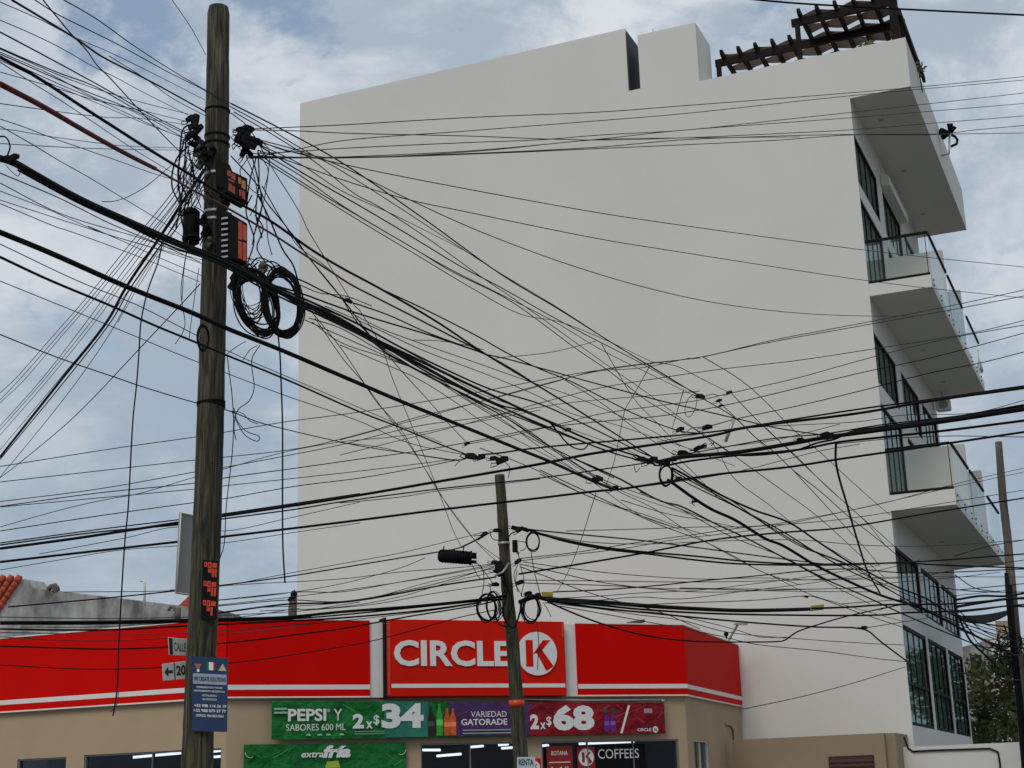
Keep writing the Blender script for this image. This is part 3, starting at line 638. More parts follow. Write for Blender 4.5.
b_ = at(1020, 740, 57); tree((b_.x, b_.y, 0), 4, clumpset([(1005, 660), (1015, 680), (1022, 660), (1008, 700), (1022, 705), (1012, 730), (1030, 735), (1035, 690), (1000, 735), (1040, 665)], 57, .95), 'dense dark green tree behind the right hand pole', n=230, leaf=.24)
hb = thing('low_building', at(990, 700, 75), 'pale building with a flat roof and tan upper room beyond the trees', 'building')
q = at(985, 637, 75); q1 = at(1045, 640, 75)
mb = MB(); mb.prism([V((q.x, q.y, 0)), V((q1.x, q1.y, 0)), V((q1.x, q1.y, q.z)), V((q.x, q.y, q.z))], (1, 5, 0)); obj('wall', mb, WALLW, hb)
q = at(995, 621, 76); q1 = at(1012, 621, 76); qz = at(995, 638, 76).z
mb = MB(); mb.prism([V((q.x, q.y, qz)), V((q1.x, q1.y, qz)), V((q1.x, q1.y, q.z)), V((q.x, q.y, q.z))], (1, 3, 0)); ub = obj('upper_room', mb, TAN, hb)
q = at(958, 648, 70); q1 = at(990, 640, 70)
hc = thing('grey_house', at(972, 700, 70), 'dark grey stained house wall between the white building and the trees', 'house')
mb = MB(); mb.prism([V((q.x, q.y, 0)), V((q1.x, q1.y, 0)), V((q1.x, q1.y, q1.z)), V((q.x, q.y, q.z))], (1, 5, 0)); obj('wall', mb, CONC, hc)
mb = MB(); mb.box(Frame(at(970, 655, 69.98), V((1, 0, 0)), V((0, 1, 0))), 0, .5, -.02, 0, -.9, 0); obj('window', mb, DARKIN, hc)
mb = MB(); n = 14; vs = []
for i in range(n+1):
    t = i/n; x = 958+t*52; yt = 616.5-t*6+2*sin(pi*t); yb = yt+2+6*sin(pi*t)**.6
    for yy, dd in ((yt, 46+3*t), (yb, 44.5+3*t)): p = at(x, yy, dd); vs += [p, p+Z*.03]
mb.add(vs, [f for i in range(n) for f in ((4*i, 4*i+4, 4*i+6, 4*i+2), (4*i+1, 4*i+5, 4*i+7, 4*i+3), (4*i, 4*i+4, 4*i+5, 4*i+1), (4*i+2, 4*i+6, 4*i+7, 4*i+3))], True)
tag(obj('shade_awning', mb, BLACK), 'black sagging shade cloth stretched behind the right hand pole', 'awning')
# ------------------------------------------------------------------ poles
def pole(name, label, d, prof_, m_, group=None):
    pts = []; rs = []
    for x, y, wd in prof_: pts.append(at(x, y, d)); rs.append(wd/2*d/F)
    a, b = pts[1], pts[0]; t = b + (b-a)*(b.z/(a.z-b.z)); 
    pts = [V((t.x, t.y, 0))]+pts; rs = [rs[0]*1.06]+rs
    base = pts[0]; th_ = thing(name, base, label, 'utility pole')
    fine = []; fr = []
    for i in range(len(pts)-1):
        for k in range(6): fine.append(pts[i].lerp(pts[i+1], k/6)); fr.append((rs[i]+(rs[i+1]-rs[i])*k/6)*(1+random.uniform(-.025, .025)))
    fine.append(pts[-1]); fr.append(rs[-1])
    mb = MB(); mb.tube(fine, fr, 20); obj('shaft', mb, m_, th_); return th_
D1, D2, D3 = 15., 28., 38.
P1 = pole('utility_pole', 'tall weathered wooden utility pole in front with equipment and signs at the left', D1,
     [(197, 768, 31), (199.5, 700, 30), (204, 600, 29.5), (208, 500, 28.5), (211, 400, 27.5), (213.5, 300, 27), (216, 200, 26), (217.5, 100, 25.5), (218.5, 14, 24), (218.7, 8, 22)], POLEW)
P2 = pole('utility_pole', 'shorter leaning wooden utility pole in front of the red shop sign', D2,
     [(521.5, 768, 15), (516.5, 700, 14), (512.5, 640, 12.6), (508, 600, 12), (505, 560, 11.3), (501.5, 500, 10.5), (499.5, 475, 10)], POLEW)
P3 = pole('utility_pole', 'slim grey brown utility pole near the right edge beyond the balconies', D3,
     [(1028, 768, 12), (1019, 680, 10.5), (1012.5, 600, 9.5), (1007.5, 538, 8.3), (1003, 500, 8), (998.5, 442, 7)], POLED)
def band(P, d, x, y, wd, h, m_, name='strap', tilt=0):
    mb = MB(); c = at(x, y, d); r = wd/2*d/F*1.04
    mb.tube([c, c+Z*h], r, 20); obj(name, mb, m_, P)
for y, x in ((178, 216.6), (216, 215.8), (224, 215.6)): band(P1, D1, x, y, 26.4, .04, GREYM)
for y, x, wd in ((112, 217.4, 27), (138, 217.2, 27), (146, 217, 27)): band(P1, D1, x, y, wd, .02, BLACK, 'cable_band')
mb = MB()
for k in range(5): c = at(211, 402+k*1.0, D1); mb.tube([c+V((.14*cos(t), .14*sin(t), .02*sin(t+k))) for t in [i*pi/8 for i in range(16)]], .008, 5, closed=True)
obj('wire_wrap', mb, CABLE, P1)
band(P2, D2, 504, 545, 12, .05, GREYM); band(P2, D2, 516.8, 707, 14.6, .12, ORNG, 'orange_band')
# dark cable conduit strapped to the right pole
mb = MB(); mb.tube([at(1006.5, 573, 37.7), at(1008, 600, 37.7), at(1011.5, 640, 37.6), at(1018, 700, 37.6), at(1024.5, 768, 37.6), at(1031, 830, 37.6)], .055, 8); mb.tube([at(1010, 585, 37.7), at(1014.5, 640, 37.6), at(1021, 700, 37.6), at(1028, 768, 37.6)], .05, 8); obj('conduit', mb, BLACK, P3)
# ---- signs on the first pole
LX = Frame(at(204, 600, D1-.17), V((1, 0, 0)), V((0, -1, 0)))
def qz(x, y, d): p = at(x, y, d); return p
def plate(name, quad, d, m_, parent=None, th=.015, dd=(0, 0, 0, 0)):
    pts = [at(x, y, d+k) for (x, y), k in zip(quad, dd)]
    mb = MB(); nrm = (pts[1]-pts[0]).cross(pts[3]-pts[0]).normalized()
    if nrm.y > 0: nrm = -nrm
    mb.prism(pts, -nrm*th); o = obj(name, mb, m_, parent)
    u = (pts[1]-pts[0]); o_ = pts[3]
    return o, Quad(pts)
class Quad:
    def __init__(s, p): s.p = p
    def __call__(s, a, b, z):
        n = (s.p[1]-s.p[0]).cross(s.p[3]-s.p[0]).normalized()
        if n.y > 0: n = -n
        top = s.p[0].lerp(s.p[1], a); bot = s.p[3].lerp(s.p[2], a); return bot.lerp(top, z)+n*b
so, q_ = plate('blank_sign', [(180, 512), (194, 515), (192, 596), (175.5, 593.5)], D1+.22, mat('grey_sign_back', (.33, .33, .31), .6, .08, 4), None, .01, (0, .25, .25, 0)); tag(so, 'blank pale grey sign plate fixed behind the tall pole', 'sign')
mb = MB(); 
for e in (0, 1): mb.tube([q_(0.01, .01, e*.98+.01), q_(.99, .01, e*.98+.01)], .008, 4)
mb.tube([q_(.01, .01, .01), q_(.01, .01, .99)], .008, 4); obj('rim', mb, WHITE, so)
ns, q_ = plate('number_plate', [(203, 560), (218.5, 561), (216.5, 620), (200.8, 619)], D1-.155, BLACK, None, .006); tag(ns, 'black strip with three blocky orange reflective marks on the tall pole shaft', 'sign')
def blocks(rects, q, o, m_, par):
    for r in rects: qs(q, r[0], r[1], r[2], r[3], o, m_, par, 'reflective_mark')
def qs(q, a0, a1, z0, z1, o, m_, par, name='print'):
    mb = MB(); mb.add([q(a0, o, z0), q(a1, o, z0), q(a1, o, z1), q(a0, o, z1)], [(0, 1, 2, 3)]); return obj(name, mb, m_, par)
for i in range(3):
    z1 = .97-i*.325; h = .25
    blocks([(.10, .30, z1-h*.34, z1), (.34, .58, z1-h*.42, z1), (.62, .92, z1-h*.36, z1-h*.04), (.36, .56, z1-h*.72, z1-h*.47), (.60, .74, z1-h, z1-h*.42), (.79, .92, z1-h, z1-h*.42)][:(6 if i < 2 else 5)], q_, .004, ORNG, ns)
    blocks([(.16, .22, z1-h*.24, z1-h*.1), (.42, .48, z1-h*.28, z1-h*.12)], q_, .007, BLACK, ns)
bp_, q_ = plate('poster_board', [(191.5, 656), (228, 658), (227, 732), (192, 731)], D1-.18, NAVY, None, .008); tag(bp_, 'navy blue advertising board with white phone numbers on the tall pole', 'sign')
PALE = mat('pale_blue_print', (.30, .36, .44), .5)
def qs(q, a0, a1, z0, z1, o, m_, par, name='print'):
    mb = MB(); mb.add([q(a0, o, z0), q(a1, o, z0), q(a1, o, z1), q(a0, o, z1)], [(0, 1, 2, 3)]); return obj(name, mb, m_, par)
qs(q_, .04, .97, .63, .77, .004, PALE, bp_); write('WE CREATE SOLUTIONS', q_, .06, .95, .67, .73, .008, NAVY, bp_, bold=.02)
write('IMPERMEABILIZACION Y PINTURA', q_, .14, .86, .575, .60, .006, LETW, bp_, bold=.01); write('MANTENIMIENTO RESIDENCIAL', q_, .07, .93, .525, .55, .006, LETW, bp_, bold=.01)
write('INSTALACION', q_, .30, .70, .465, .49, .006, LETW, bp_, bold=.01); write('AIRE ACONDICIONADO', q_, .30, .70, .415, .44, .006, LETW, bp_, bold=.01)
write('+52 998 114 36 19', q_, .07, .97, .32, .36, .006, LETW, bp_, bold=.02); write('+52 988 079 37 77', q_, .05, .97, .255, .295, .006, LETW, bp_, bold=.02)
write('OFFICE: 984 803 0564', q_, .12, .90, .19, .225, .006, LETW, bp_, bold=.015)
qs(q_, .48, .60, .82, .93, .005, LETW, bp_); qs(q_, .60, .66, .82, .93, .0055, mat('flag_red', (.35, .02, .03), .5), bp_); qs(q_, .42, .48, .82, .93, .0055, mat('flag_green', (.01, .15, .05), .5), bp_)
mb = MB(); mb.add([q_(.74, .005, .82), q_(.97, .005, .82), q_(.86, .005, .92)], [(0, 1, 2)]); obj('print', mb, mat('cream_print', (.5, .42, .25), .5), bp_)
mb = MB(); mb.add([q_(.08, .005, .90), q_(.28, .005, .90), q_(.22, .005, .84), q_(.14, .005, .84)], [(0, 1, 2, 3)]); obj('print', mb, mat('ochre_print', (.35, .15, .05), .5), bp_); qs(q_, .15, .22, .79, .83, .006, LETW, bp_)
SIGNP = mat('street_sign_white', (.42, .43, .40), .5, .08, 6)
s1, q_ = plate('street_sign', [(168, 637), (200, 640), (199, 657), (169, 655)], D1+.02, SIGNP, None, .012, (-.05, .1, .1, -.05)); tag(s1, 'white street name sign reading CALLE with a black end behind the tall pole', 'sign')
bevel(s1, .02); qs(q_, .02, .13, .04, .96, .003, LETB, s1); write('CALLE 10', q_, .17, .72, .26, .74, .004, mat('green_grey_letter', (.05, .09, .07), .5), s1, bold=.01)
s2, q_ = plate('street_sign', [(162, 664), (200, 659), (200, 678), (163, 681)], D1+.02, SIGNP, None, .012, (-.05, .1, .1, -.05)); tag(s2, 'lower street sign with a black left arrow and the number 20', 'sign')
bevel(s2, .02); write('20', q_, .36, .61, .25, .80, .004, LETB, s2, bold=.03)
mb = MB(); mb.add([q_(x, .004, z) for x, z in ((.05, .5), (.15, .80), (.15, .58), (.27, .58), (.27, .42), (.15, .42), (.15, .20))], [list(range(7))]); obj('arrow', mb, LETB, s2)
mb = MB(); mb.tube([q_(.315, .004, .02), q_(.315, .004, .98)], .004, 4); obj('divider', mb, LETB, s2)
ps, q_ = plate('notice_plate', [(517, 757), (535, 757), (536, 778), (517, 778)], D2-.2, mat('pale_blue_plate', (.45, .55, .58), .5), None, .01); tag(ps, 'small pale notice plate on the foot of the second pole', 'sign')
write('RENTA', q_, .1, .9, .6, .9, .006, LETB, ps, bold=.02)
# ---- equipment boxes on the first pole
def eqbox(name, front, d, depthv, label, cat):
    pts = [at(x, y, d) for x, y in front]; t = thing(name, sum(pts, V())/4, label, cat)
    mb = MB(); mb.prism(pts, depthv); bevel(obj('case', mb, BLACK, t), .015); return t, Quad(pts)
bx1, q_ = eqbox('junction_box', [(225, 167), (248, 178), (248, 204), (225, 192)], D1-.32, (-.10, .14, 0), 'upper black junction box with faded orange marks on the tall pole', 'junction box')
DULL = mat('faded_orange', (.30, .035, .012), .5)
blocks([(.10, .26, .72, .92), (.28, .46, .66, .88), (.14, .42, .54, .62), (.16, .30, .14, .44), (.32, .44, .12, .40), (.62, .72, .16, .40), (.75, .88, .10, .42)], q_, .004, DULL, bx1)
blocks([(.58, .70, .62, .86), (.73, .90, .50, .82)], q_, .004, bpy.data.materials.get('amber_reflective') or mat('amber_reflective', (.38, .14, .015), .5), bx1)
bx2, q_ = eqbox('junction_box', [(231, 213), (248, 223), (248, 264), (230.5, 258)], D1-.34, (-.16, .1, 0), 'lower black ribbed junction box with a tall orange patch on the tall pole', 'junction box')
blocks([(.44, .66, .50, .92), (.69, .93, .54, .90), (.44, .68, .06, .46), (.71, .92, .04, .48)], q_, .004, mat('weathered_orange', (.42, .045, .012), .5, .35, 14), bx2)
mb = MB(); mb.prism([at(x, y, D1-.16) for x, y in ((219, 213), (234, 218), (233, 268), (219, 262))], (0, -.14, 0)); obj('mount', mb, BLACK, bx2)
mb = MB(); mb.prism([at(x, y, D1-.16) for x, y in ((218, 163), (232, 170), (232, 196), (218, 190))], (0, -.14, 0)); obj('mount', mb, BLACK, bx1)
mb = MB()
for k in range(8): p = at(222, 219+k*5.5, D1-.30); mb.bar(p, p+V((.07, -.02, 0)), .03, .02)
obj('ribs', mb, GREYM, bx2)
cl_ = thing('splice_closure', at(192, 227, D1-.1), 'black upright splice canister on the left side of the tall pole', 'splice closure')
mb = MB(); mb.tube([at(192, 245, D1-.1), at(191, 243, D1-.1), at(191.5, 212, D1-.1), at(192, 209, D1-.1)], [.06, .088, .088, .06], 16); obj('canister', mb, BLACK, cl_)
mb = MB(); mb.tube([at(191, 240, D1-.1), at(191, 237, D1-.1)], .094, 16); mb.tube([at(191, 216, D1-.1), at(191, 213, D1-.1)], .094, 16); obj('collar', mb, BLACK, cl_)
for k_, (x, y, r_) in enumerate(((199, 152, .05), (205, 158, .045), (212, 152, .04), (200, 165, .04), (206, 232, .045), (203, 221, .04), (209, 243, .04), (224, 206, .05), (236, 276, .05), (242, 268, .055), (233, 285, .045), (247, 275, .05), (262, 270, .05))):
    mb = MB(); c = at(x, y, D1-.17 if x < 225 else D1-.25); mb.bar(c-Z*r_-V((r_*.6, 0, 0)), c+Z*r_+V((r_*.6, 0, 0)), r_*1.3, r_*1.5); mb.ball(c+V((.01, -.02, r_*.8)), r_*.8, jit=.25)
    obj('connector', mb, BLACK if k_ % 3 else GREYD, P1)
# ---- clamps and coils
def clamp_proto(label, group):
    t = thing('cable_clamp', (0, 0, 0), label, 'cable clamp', group)
    mb = MB(); mb.prism([V((-.07, -.02, -.025)), V((.07, -.02, -.02)), V((.08, -.02, .025)), V((.02, -.02, .05)), V((-.06, -.02, .035))], (0, .04, 0)); bevel(obj('body', mb, BLACK, t, V()), .008)
    mb = MB(); mb.tube([V((-.06, 0, .0)), V((-.12, 0, .02)), V((-.14, 0, -.02)), V((-.07, 0, -.03))], .006, 5); obj('bail', mb, BLACK, t, V()); return t
proto = clamp_proto('x', None)
first = [True]
def clamp(x, y, d, s, rot, label, group):
    global proto
    o = proto if first[0] else copy_tree(proto); first[0] = False
    o.location = at(x, y, d); o.scale = (s, s, s); o.rotation_euler = (random.uniform(-.4, .4), rot, random.uniform(-.6, .6)); o['label'] = label; o['group'] = group
    return o
ORD = ['topmost', 'second', 'third', 'fourth', 'fifth', 'sixth', 'seventh', 'eighth', 'ninth', 'tenth', 'eleventh', 'twelfth', 'thirteenth', 'fourteenth', 'fifteenth', 'sixteenth', 'seventeenth', 'eighteenth', 'nineteenth', 'twentieth']
Lc = [(191, 119), (196, 122), (193, 127), (198, 131), (191, 136), (196, 139), (200, 143), (193, 145), (199, 149), (203, 152)]
for i, (x, y) in enumerate(Lc): clamp(x, y, D1-.12+random.uniform(-.1, .1), random.uniform(.75, 1.3), random.uniform(-1.4, 1.4), 'black wire clamp, %s down in the cluster left of the tall pole head' % ORD[i], 'wire clamps on the tall pole head')
Rc = [(240, 130), (245, 130), (250, 132), (240, 137), (246, 139), (243, 145), (248, 146), (255, 143), (251, 140), (244, 153), (249, 154)]
for i, (x, y) in enumerate(Rc): clamp(x, y, D1-.12+random.uniform(-.1, .1), random.uniform(.75, 1.25), random.uniform(-1.2, 1.2), 'black wire clamp, %s down in the cluster right of the tall pole head' % ORD[i], 'wire clamps on the tall pole head')
P2c = [(497, 531, 'left of the shaft near the top'), (515, 529, 'right of the shaft near the top'), (520, 530, 'second on the right near the top'), (525, 530, 'outermost on the right near the top'), (484, 535, 'out on the left wire near the top'), (495, 563, 'upper one of the left pair'), (497, 572, 'lower one of the left pair'), (518, 562, 'right of the shaft at mid height'), (520, 583, 'right of the shaft above the coils'), (495, 585, 'left of the shaft above the coils'), (528, 594, 'above the right coil'), (537, 596, 'above the right coil, farther right')]
for x, y, s_ in P2c: clamp(x, y, D2-.15, 1.1, random.uniform(-.5, .5), 'black cable clamp on the second pole, '+s_, 'cable clamps on the second pole')
Mid = [(471, 457, 22, 2.2, 'large double clamp just left above the second pole'), (481, 458, 22, 1.6, 'middle clamp of the row just above the second pole'), (494, 459, 22, 1.6, 'small clamp of the row just above the second pole'), (502, 461, 22, 2.2, 'right clamp of the row just above the second pole'),
       (348, 301, 18, 1.2, 'small clamp on a single wire near the left side of the white wall'), (568, 430, 23, 1.2, 'small clamp among thin wires left of the big knot'), (597, 480, 20, 1.8, 'clamp near the lower end of the thick left cable'), (614, 489, 20, 1.4, 'clamp at the end of the thick left cable'),
       (642, 460, 24, 2.0, 'left clamp of the big cable knot'), (652, 461, 24, 2.2, 'middle clamp of the big cable knot'), (664, 463, 24, 2.4, 'large clamp in the centre of the big cable knot'), (672, 460, 24, 1.8, 'clamp right of the centre of the big cable knot'), (683, 454, 24, 2.2, 'upper right clamp of the big cable knot'), (698, 449, 24, 1.8, 'clamp on a short branch right of the big cable knot'), (703, 447, 24, 1.5, 'outer clamp on the short branch right of the big knot'), (679, 479, 24, 1.4, 'small clamp under the big cable knot'),
       (700, 397, 24, 1.8, 'clamp where several thin wires meet near the middle of the wall'), (729, 393, 26, 1.3, 'small clamp on a thin wire right of the meeting wires'), (719, 401, 25, 1.2, 'hanging clamp between the thin wires and the short rod'), (721, 406, 25, 1.0, 'lowest hanging clamp near the short rod'),
       (680, 430, 22, 1.5, 'left clamp on the doubled thick cable'), (707, 428, 22, 1.8, 'right clamp on the doubled thick cable'), (826, 436, 20, 2.0, 'large clamp on the heavy bundle where the drop wire leaves'), (832, 437, 20, 1.5, 'second clamp on the heavy bundle beside the drop wire'), (800, 440, 20, 1.1, 'small clamp on the heavy bundle left of the drop wire'),
       (467, 444, 24, 1.2, 'small clamp at the end of a thin diagonal wire'), (694, 502, 26, 1.0, 'small clamp hanging from the cable below the big knot'), (864, 628, 32, 1.6, 'clamp where a cable bends down near the lowest windows'), (806, 597, 30, 1.0, 'tiny clamp over the lower white wall'), (882, 609, 33, .9, 'tiny clamp beside the lowest windows'), (7, 160, 8.6, 1.0, 'clamp on the thick bundle at the left edge'), (14, 158, 8.7, .9, 'second clamp on the thick bundle at the left edge')]
for x, y, d, s, lb in Mid: clamp(x, y, d-.05, s*.62, random.uniform(-.4, .4), 'black '+lb, 'splice clamps on the crossing cables')
def coil(cx, cy, rx, ry, d, n, wpx, label, tilt=0, jit=.06, m_=None, group=None):
    mb = MB(); r = wpx*d/F/2
    for k in range(n):
        ox, oy = random.gauss(0, 1)*rx*jit, random.gauss(0, 1)*ry*jit; sx, sy = rx*(1+random.gauss(0, jit)), ry*(1+random.gauss(0, jit)); dd = random.uniform(-.1, .1); ph = random.uniform(0, 6)
        pts = []
        for i in range(36):
            t = 2*pi*i/36; x = sx*cos(t); y = sy*sin(t)*(1+.03*sin(3*t+ph)); xr = x*cos(tilt)-y*sin(tilt); yr = x*sin(tilt)+y*cos(tilt)
            pts.append(at(cx+ox+xr, cy+oy+yr, d+dd+.12*sin(t+ph)))
        mb.tube(pts, r, 6, closed=True)
    o = obj('cable_coil', mb, m_ or CABLE); return tag(o, label, 'cable coil', group)
coil(283, 303, 17.5, 31, 14.5, 22, 1.5, 'large thick coil of black cable, right one of the two hanging on the tall pole', -.12, .065, group='cable coils')
coil(257, 303, 18, 30, 14.6, 20, 1.5, 'large coil of black cable, left one nearest the tall pole', -.38, .075, group='cable coils')
coil(250, 292, 15, 25, 14.7, 14, .9, 'loose coil of thin wire tucked behind the two thick coils', -.2, .17, group='cable coils')
coil(487.5, 607, 9, 13, 27.6, 5, 1.2, 'coil of black cable left of the second pole', 0, .07, group='cable coils')
coil(494, 608, 7, 14, 27.7, 5, .8, 'loose thin coil against the left of the second pole', -.1, .12, group='cable coils')
coil(531, 609, 9, 13, 27.6, 6, 1.0, 'coil of black cable right of the second pole', 0, .08, group='cable coils')
coil(533, 541.5, 6.5, 9, 27.6, 5, 1.0, 'small tight ring of black cable high on the right of the second pole', 0, .04, group='cable coils')
coil(666, 475, 6.5, 10, 24, 4, 1.3, 'small dangling loops of black cable under the big knot', 0, .09, group='cable coils')
coil(203, 338, 5.5, 13, 14.5, 3, 1.8, 'short black hose loop on the left of the tall pole', 0, .05, group='cable coils')
coil(691, 406, 5, 11, 24.5, 1, .7, 'single thin wire loop under the meeting wires', .3, .02, group='cable coils')
for i in range(4): coil(1003+random.uniform(-9, 10), 650+random.uniform(-14, 20), random.uniform(5, 12), random.uniform(7, 16), 37.3, 2, .9, ['upper left', 'lower left', 'upper right', 'lower right'][i]+' tangled wire loop on the right hand pole', random.uniform(-.6, .6), .15, group='wire loops on the right hand pole')
# splice canister hanging from a wire left of pole two
cn = thing('splice_closure', at(457, 556, 27.5), 'black ribbed cylinder hanging sideways on a wire left of the second pole', 'splice closure')
mb = MB(); cA, cB = at(438, 555.5, 27.5), at(470, 558, 27.5); t_ = (cB-cA).normalized(); L_ = (cB-cA).length
mb.tube([cA, cA+t_*.03, cA+t_*.06, cB], [.07, .11, .118, .118], 18); obj('canister', mb, BLACK, cn)
mb = MB()
for k in range(9): c = cA+t_*(.08+L_*.78*k/9); mb.tube([c, c+t_*.025], .126, 18)
obj('ribs', mb, BLACK, cn)
mb = MB(); mb.tube([cB, cB+t_*.03], .135, 12)
for k in range(5): c = cB+UP*(.08*cos(k*1.26))+V((0, .08*sin(k*1.26), 0)); mb.tube([c, c+t_*.12], .025, 6)
obj('end_cap', mb, BLACK, cn)
for x0, y0, d, lb in ((443, 550, 27.4, 0), (463, 552, 27.4, 0)):
    mb = MB(); mb.tube([at(x0, 553, d), at(x0+1, 546, d)], .012, 5); obj('hanger', mb, BLACK, cn)
for x0, x1, y, d, lb in ((542, 553, 594.5, 27.5, 'yellow plastic cable marker right of the second pole'), (811, 824, 608.5, 31.5, 'yellow plastic cable marker far along the lower bundle over the white wall')):
    mb = MB(); mb.box(Frame(at(x0, y+2.5, d), (at(x1, y+2.5-(1.5 if x0 > 800 else 0), d)-at(x0, y+2.5, d)).normalized(), V((0, 1, 0))), 0, (x1-x0)*d/F, -.05, .05, 0, 5*d/F); tag(bevel(obj('cable_marker', mb, YELW), .01), lb, 'cable marker', 'yellow cable markers')
# gear box on pole two
g2 = thing('junction_box', at(516, 547, D2-.3), 'small black box high on the right side of the second pole', 'junction box')
mb = MB(); mb.box(Frame(at(512.5, 552, D2-.3), V((1, 0, 0)), V((0, 1, 0))), 0, .1, -.08, .08, 0, .21); bevel(obj('case', mb, BLACK, g2), .01)
mb = MB(); mb.ball(at(518, 553, D2-.3), .03); obj('plug', mb, GREYM, g2)
g3 = thing('junction_box', at(497, 568, D2-.3), 'black rounded box on the left side of the second pole', 'junction box')
mb = MB(); mb.prism([at(x, y, D2-.3) for x, y in ((494, 561), (502, 560), (504, 574), (498, 576), (495, 570))], (0, .2, 0)); bevel(obj('case', mb, BLACK, g3), .02)
mb = MB(); mb.tube([at(495, 576, D2-.35), at(503, 572, D2-.4), at(509, 563, D2-.3)], .02, 6); obj('lead', mb, GREYM, g3)
rod = MB(); rod.tube([at(734, 419, 25), at(725.5, 441.5, 25)], .028, 6); tag(obj('hanging_rod', rod, GREYM), 'short grey rod hanging from the thin wires above the thick cables', 'rod')
# ------------------------------------------------------------------ overhead cables
def smooth_path(P, step=22):
    n = len(P); outp = []
    if n == 2:
        k = 6; return [P[0].lerp(P[1], i/k) for i in range(k+1)]
    for i in range(n-1):
        p0 = P[i-1] if i else P[0]*2-P[1]; p1 = P[i]; p2 = P[i+1]; p3 = P[i+2] if i+2 < n else P[-1]*2-P[-2]
        # centripetal Catmull-Rom
        t0 = 0; t1 = t0+max((p1-p0).length, 1e-4)**.5; t2 = t1+max((p2-p1).length, 1e-4)**.5; t3 = t2+max((p3-p2).length, 1e-4)**.5
        k = 7
        for j in range(k):
            t = t1+(t2-t1)*j/k
            a1 = p0*((t1-t)/(t1-t0))+p1*((t-t0)/(t1-t0)); a2 = p1*((t2-t)/(t2-t1))+p2*((t-t1)/(t2-t1)); a3 = p2*((t3-t)/(t3-t2))+p3*((t-t2)/(t3-t2))
            b1 = a1*((t2-t)/(t2-t0))+a2*((t-t0)/(t2-t0)); b2 = a2*((t3-t)/(t3-t1))+a3*((t-t1)/(t3-t1))
            outp.append(b1*((t2-t)/(t2-t1))+b2*((t-t1)/(t2-t1)))
    outp.append(P[-1]); return outp
NW = [0]
def cable(pts, wpx, d0, d1, label, group, m_=None, name='overhead_cable', cat='cable'):
    q = [list(p) for p in pts]; n = len(q); cum = [0]
    for i in range(1, n): cum.append(cum[-1]+sqrt((q[i][0]-q[i-1][0])**2+(q[i][1]-q[i-1][1])**2))
    known = {0: d0, n-1: d1}
    for i, p in enumerate(q):
        if len(p) > 2: known[i] = p[2]
    ks = sorted(known); P = []
    for i in range(n):
        a = max(k for k in ks if k <= i); b = min(k for k in ks if k >= i)
        if a == b: inv = 1/known[a]
        else: f = (cum[i]-cum[a])/max(1e-6, cum[b]-cum[a]); inv = (1/known[a])*(1-f)+(1/known[b])*f
        P.append(at(q[i][0], q[i][1], 1/inv))
    fine = smooth_path(P); dm = 2/(1/d0+1/d1) if n < 99 else d0
    dm = sum(p.y for p in fine)/len(fine)
    mb = MB(); mb.tube(fine, max(.0025, wpx*(1.0 if wpx < 1.2 else 1.1)*dm/F/2), 6 if wpx < 2 else 8)
    o = obj(name, mb, m_ or (CABLEG if wpx < 1.0 else CABLE), None, fine[0]); tag(o, label, cat, group); NW[0] += 1; return o
def fam(template, group, d0, d1, rows_, m_=None, **kw):
    for i, r in enumerate(rows_):
        wd, pts = r[0], r[1]; dd0, dd1 = (r[2], r[3]) if len(r) > 3 else (d0, d1)
        cable(pts, wd, dd0, dd1, template % ORD[i], group, m_, **kw)
#WIRES
fam('thin cable, %s in the fan from the upper left to the tall pole head', 'cables fanned from the upper left to the tall pole head', 8.5, 14.9, [
 (1.1, [(64,0),(95,18),(130,43),(165,66),(200,87),(231,103.5)]),
 (1.1, [(35,0),(57,14),(85,28),(117,44),(168,72),(200,88),(231,107)]),
 (1.9, [(12,0),(47,21),(78,40),(101,56),(144,78),(172,93),(206,112)]),
 (.9, [(0,2),(39,19),(74,37),(109,52),(156,75),(205,100)]),
 (.9, [(109,56),(146,79),(172,98),(206,116)], 11.5, 14.9),
 (.9, [(0,20),(30,33),(59,47),(94,67),(115,77),(137,89),(188,115)]),
 (1.3, [(0,32),(47,57),(102,87),(144,111),(187,133)]),
 (1.2, [(0,48),(30,61),(59,73),(94,86),(137,110),(189,136)]),
 (.9, [(0,49),(66,78),(109,93),(148,104),(188,114)]),
 (.9, [(0,52),(50,74),(100,100),(148,112),(189,122)]),
 (1.1, [(0,54),(78,88),(137,112),(184,138)]),
 (.9, [(0,57),(59,84),(109,105),(156,127),(186,139)]),
 (.8, [(0,60),(40,79),(90,100),(141,122),(190,140)]),
 (.8, [(0,72),(39,83),(88,98),(130,110),(160,128)]),
 (.9, [(0,62),(31,82),(60,100),(90,120),(135,150),(168,170),(205,192)]),
 (.9, [(0,103.5),(39,109),(84,115),(110,117.5),(135,118),(190,125)]),
 (.8, [(0,129),(12,130),(47,136),(90,142),(125,146),(188,148)]),
 (.8, [(0,143.5),(59,147),(110,149),(176,150),(190,150)]),
 (.9, [(0,119),(24,127),(47,136),(84,149),(117,160.5),(158,175),(205,188)]),
])
cable([(43,0),(57,17),(72,35),(80,43),(88,52),(96,64),(109,77),(144,115),(176,148),(196,166)], 1.3, 8.5, 14.8, 'dark cable dropping steeply across the fan from the top edge to the tall pole', 'steep cables at the upper left')
cable([(0,126),(30,143),(59,160.5),(90,178),(121,197),(146,212),(168,226),(186,239)], .9, 9, 14.8, 'thin cable below the red sleeve running down to the tall pole', 'steep cables at the upper left')
cable([(102,201.5),(112,201.5),(125,198),(137,192),(148,185),(160,175),(172,165),(190,150)], .9, 11, 14.8, 'thin slack cable curving up to the clamps left of the tall pole', 'steep cables at the upper left')
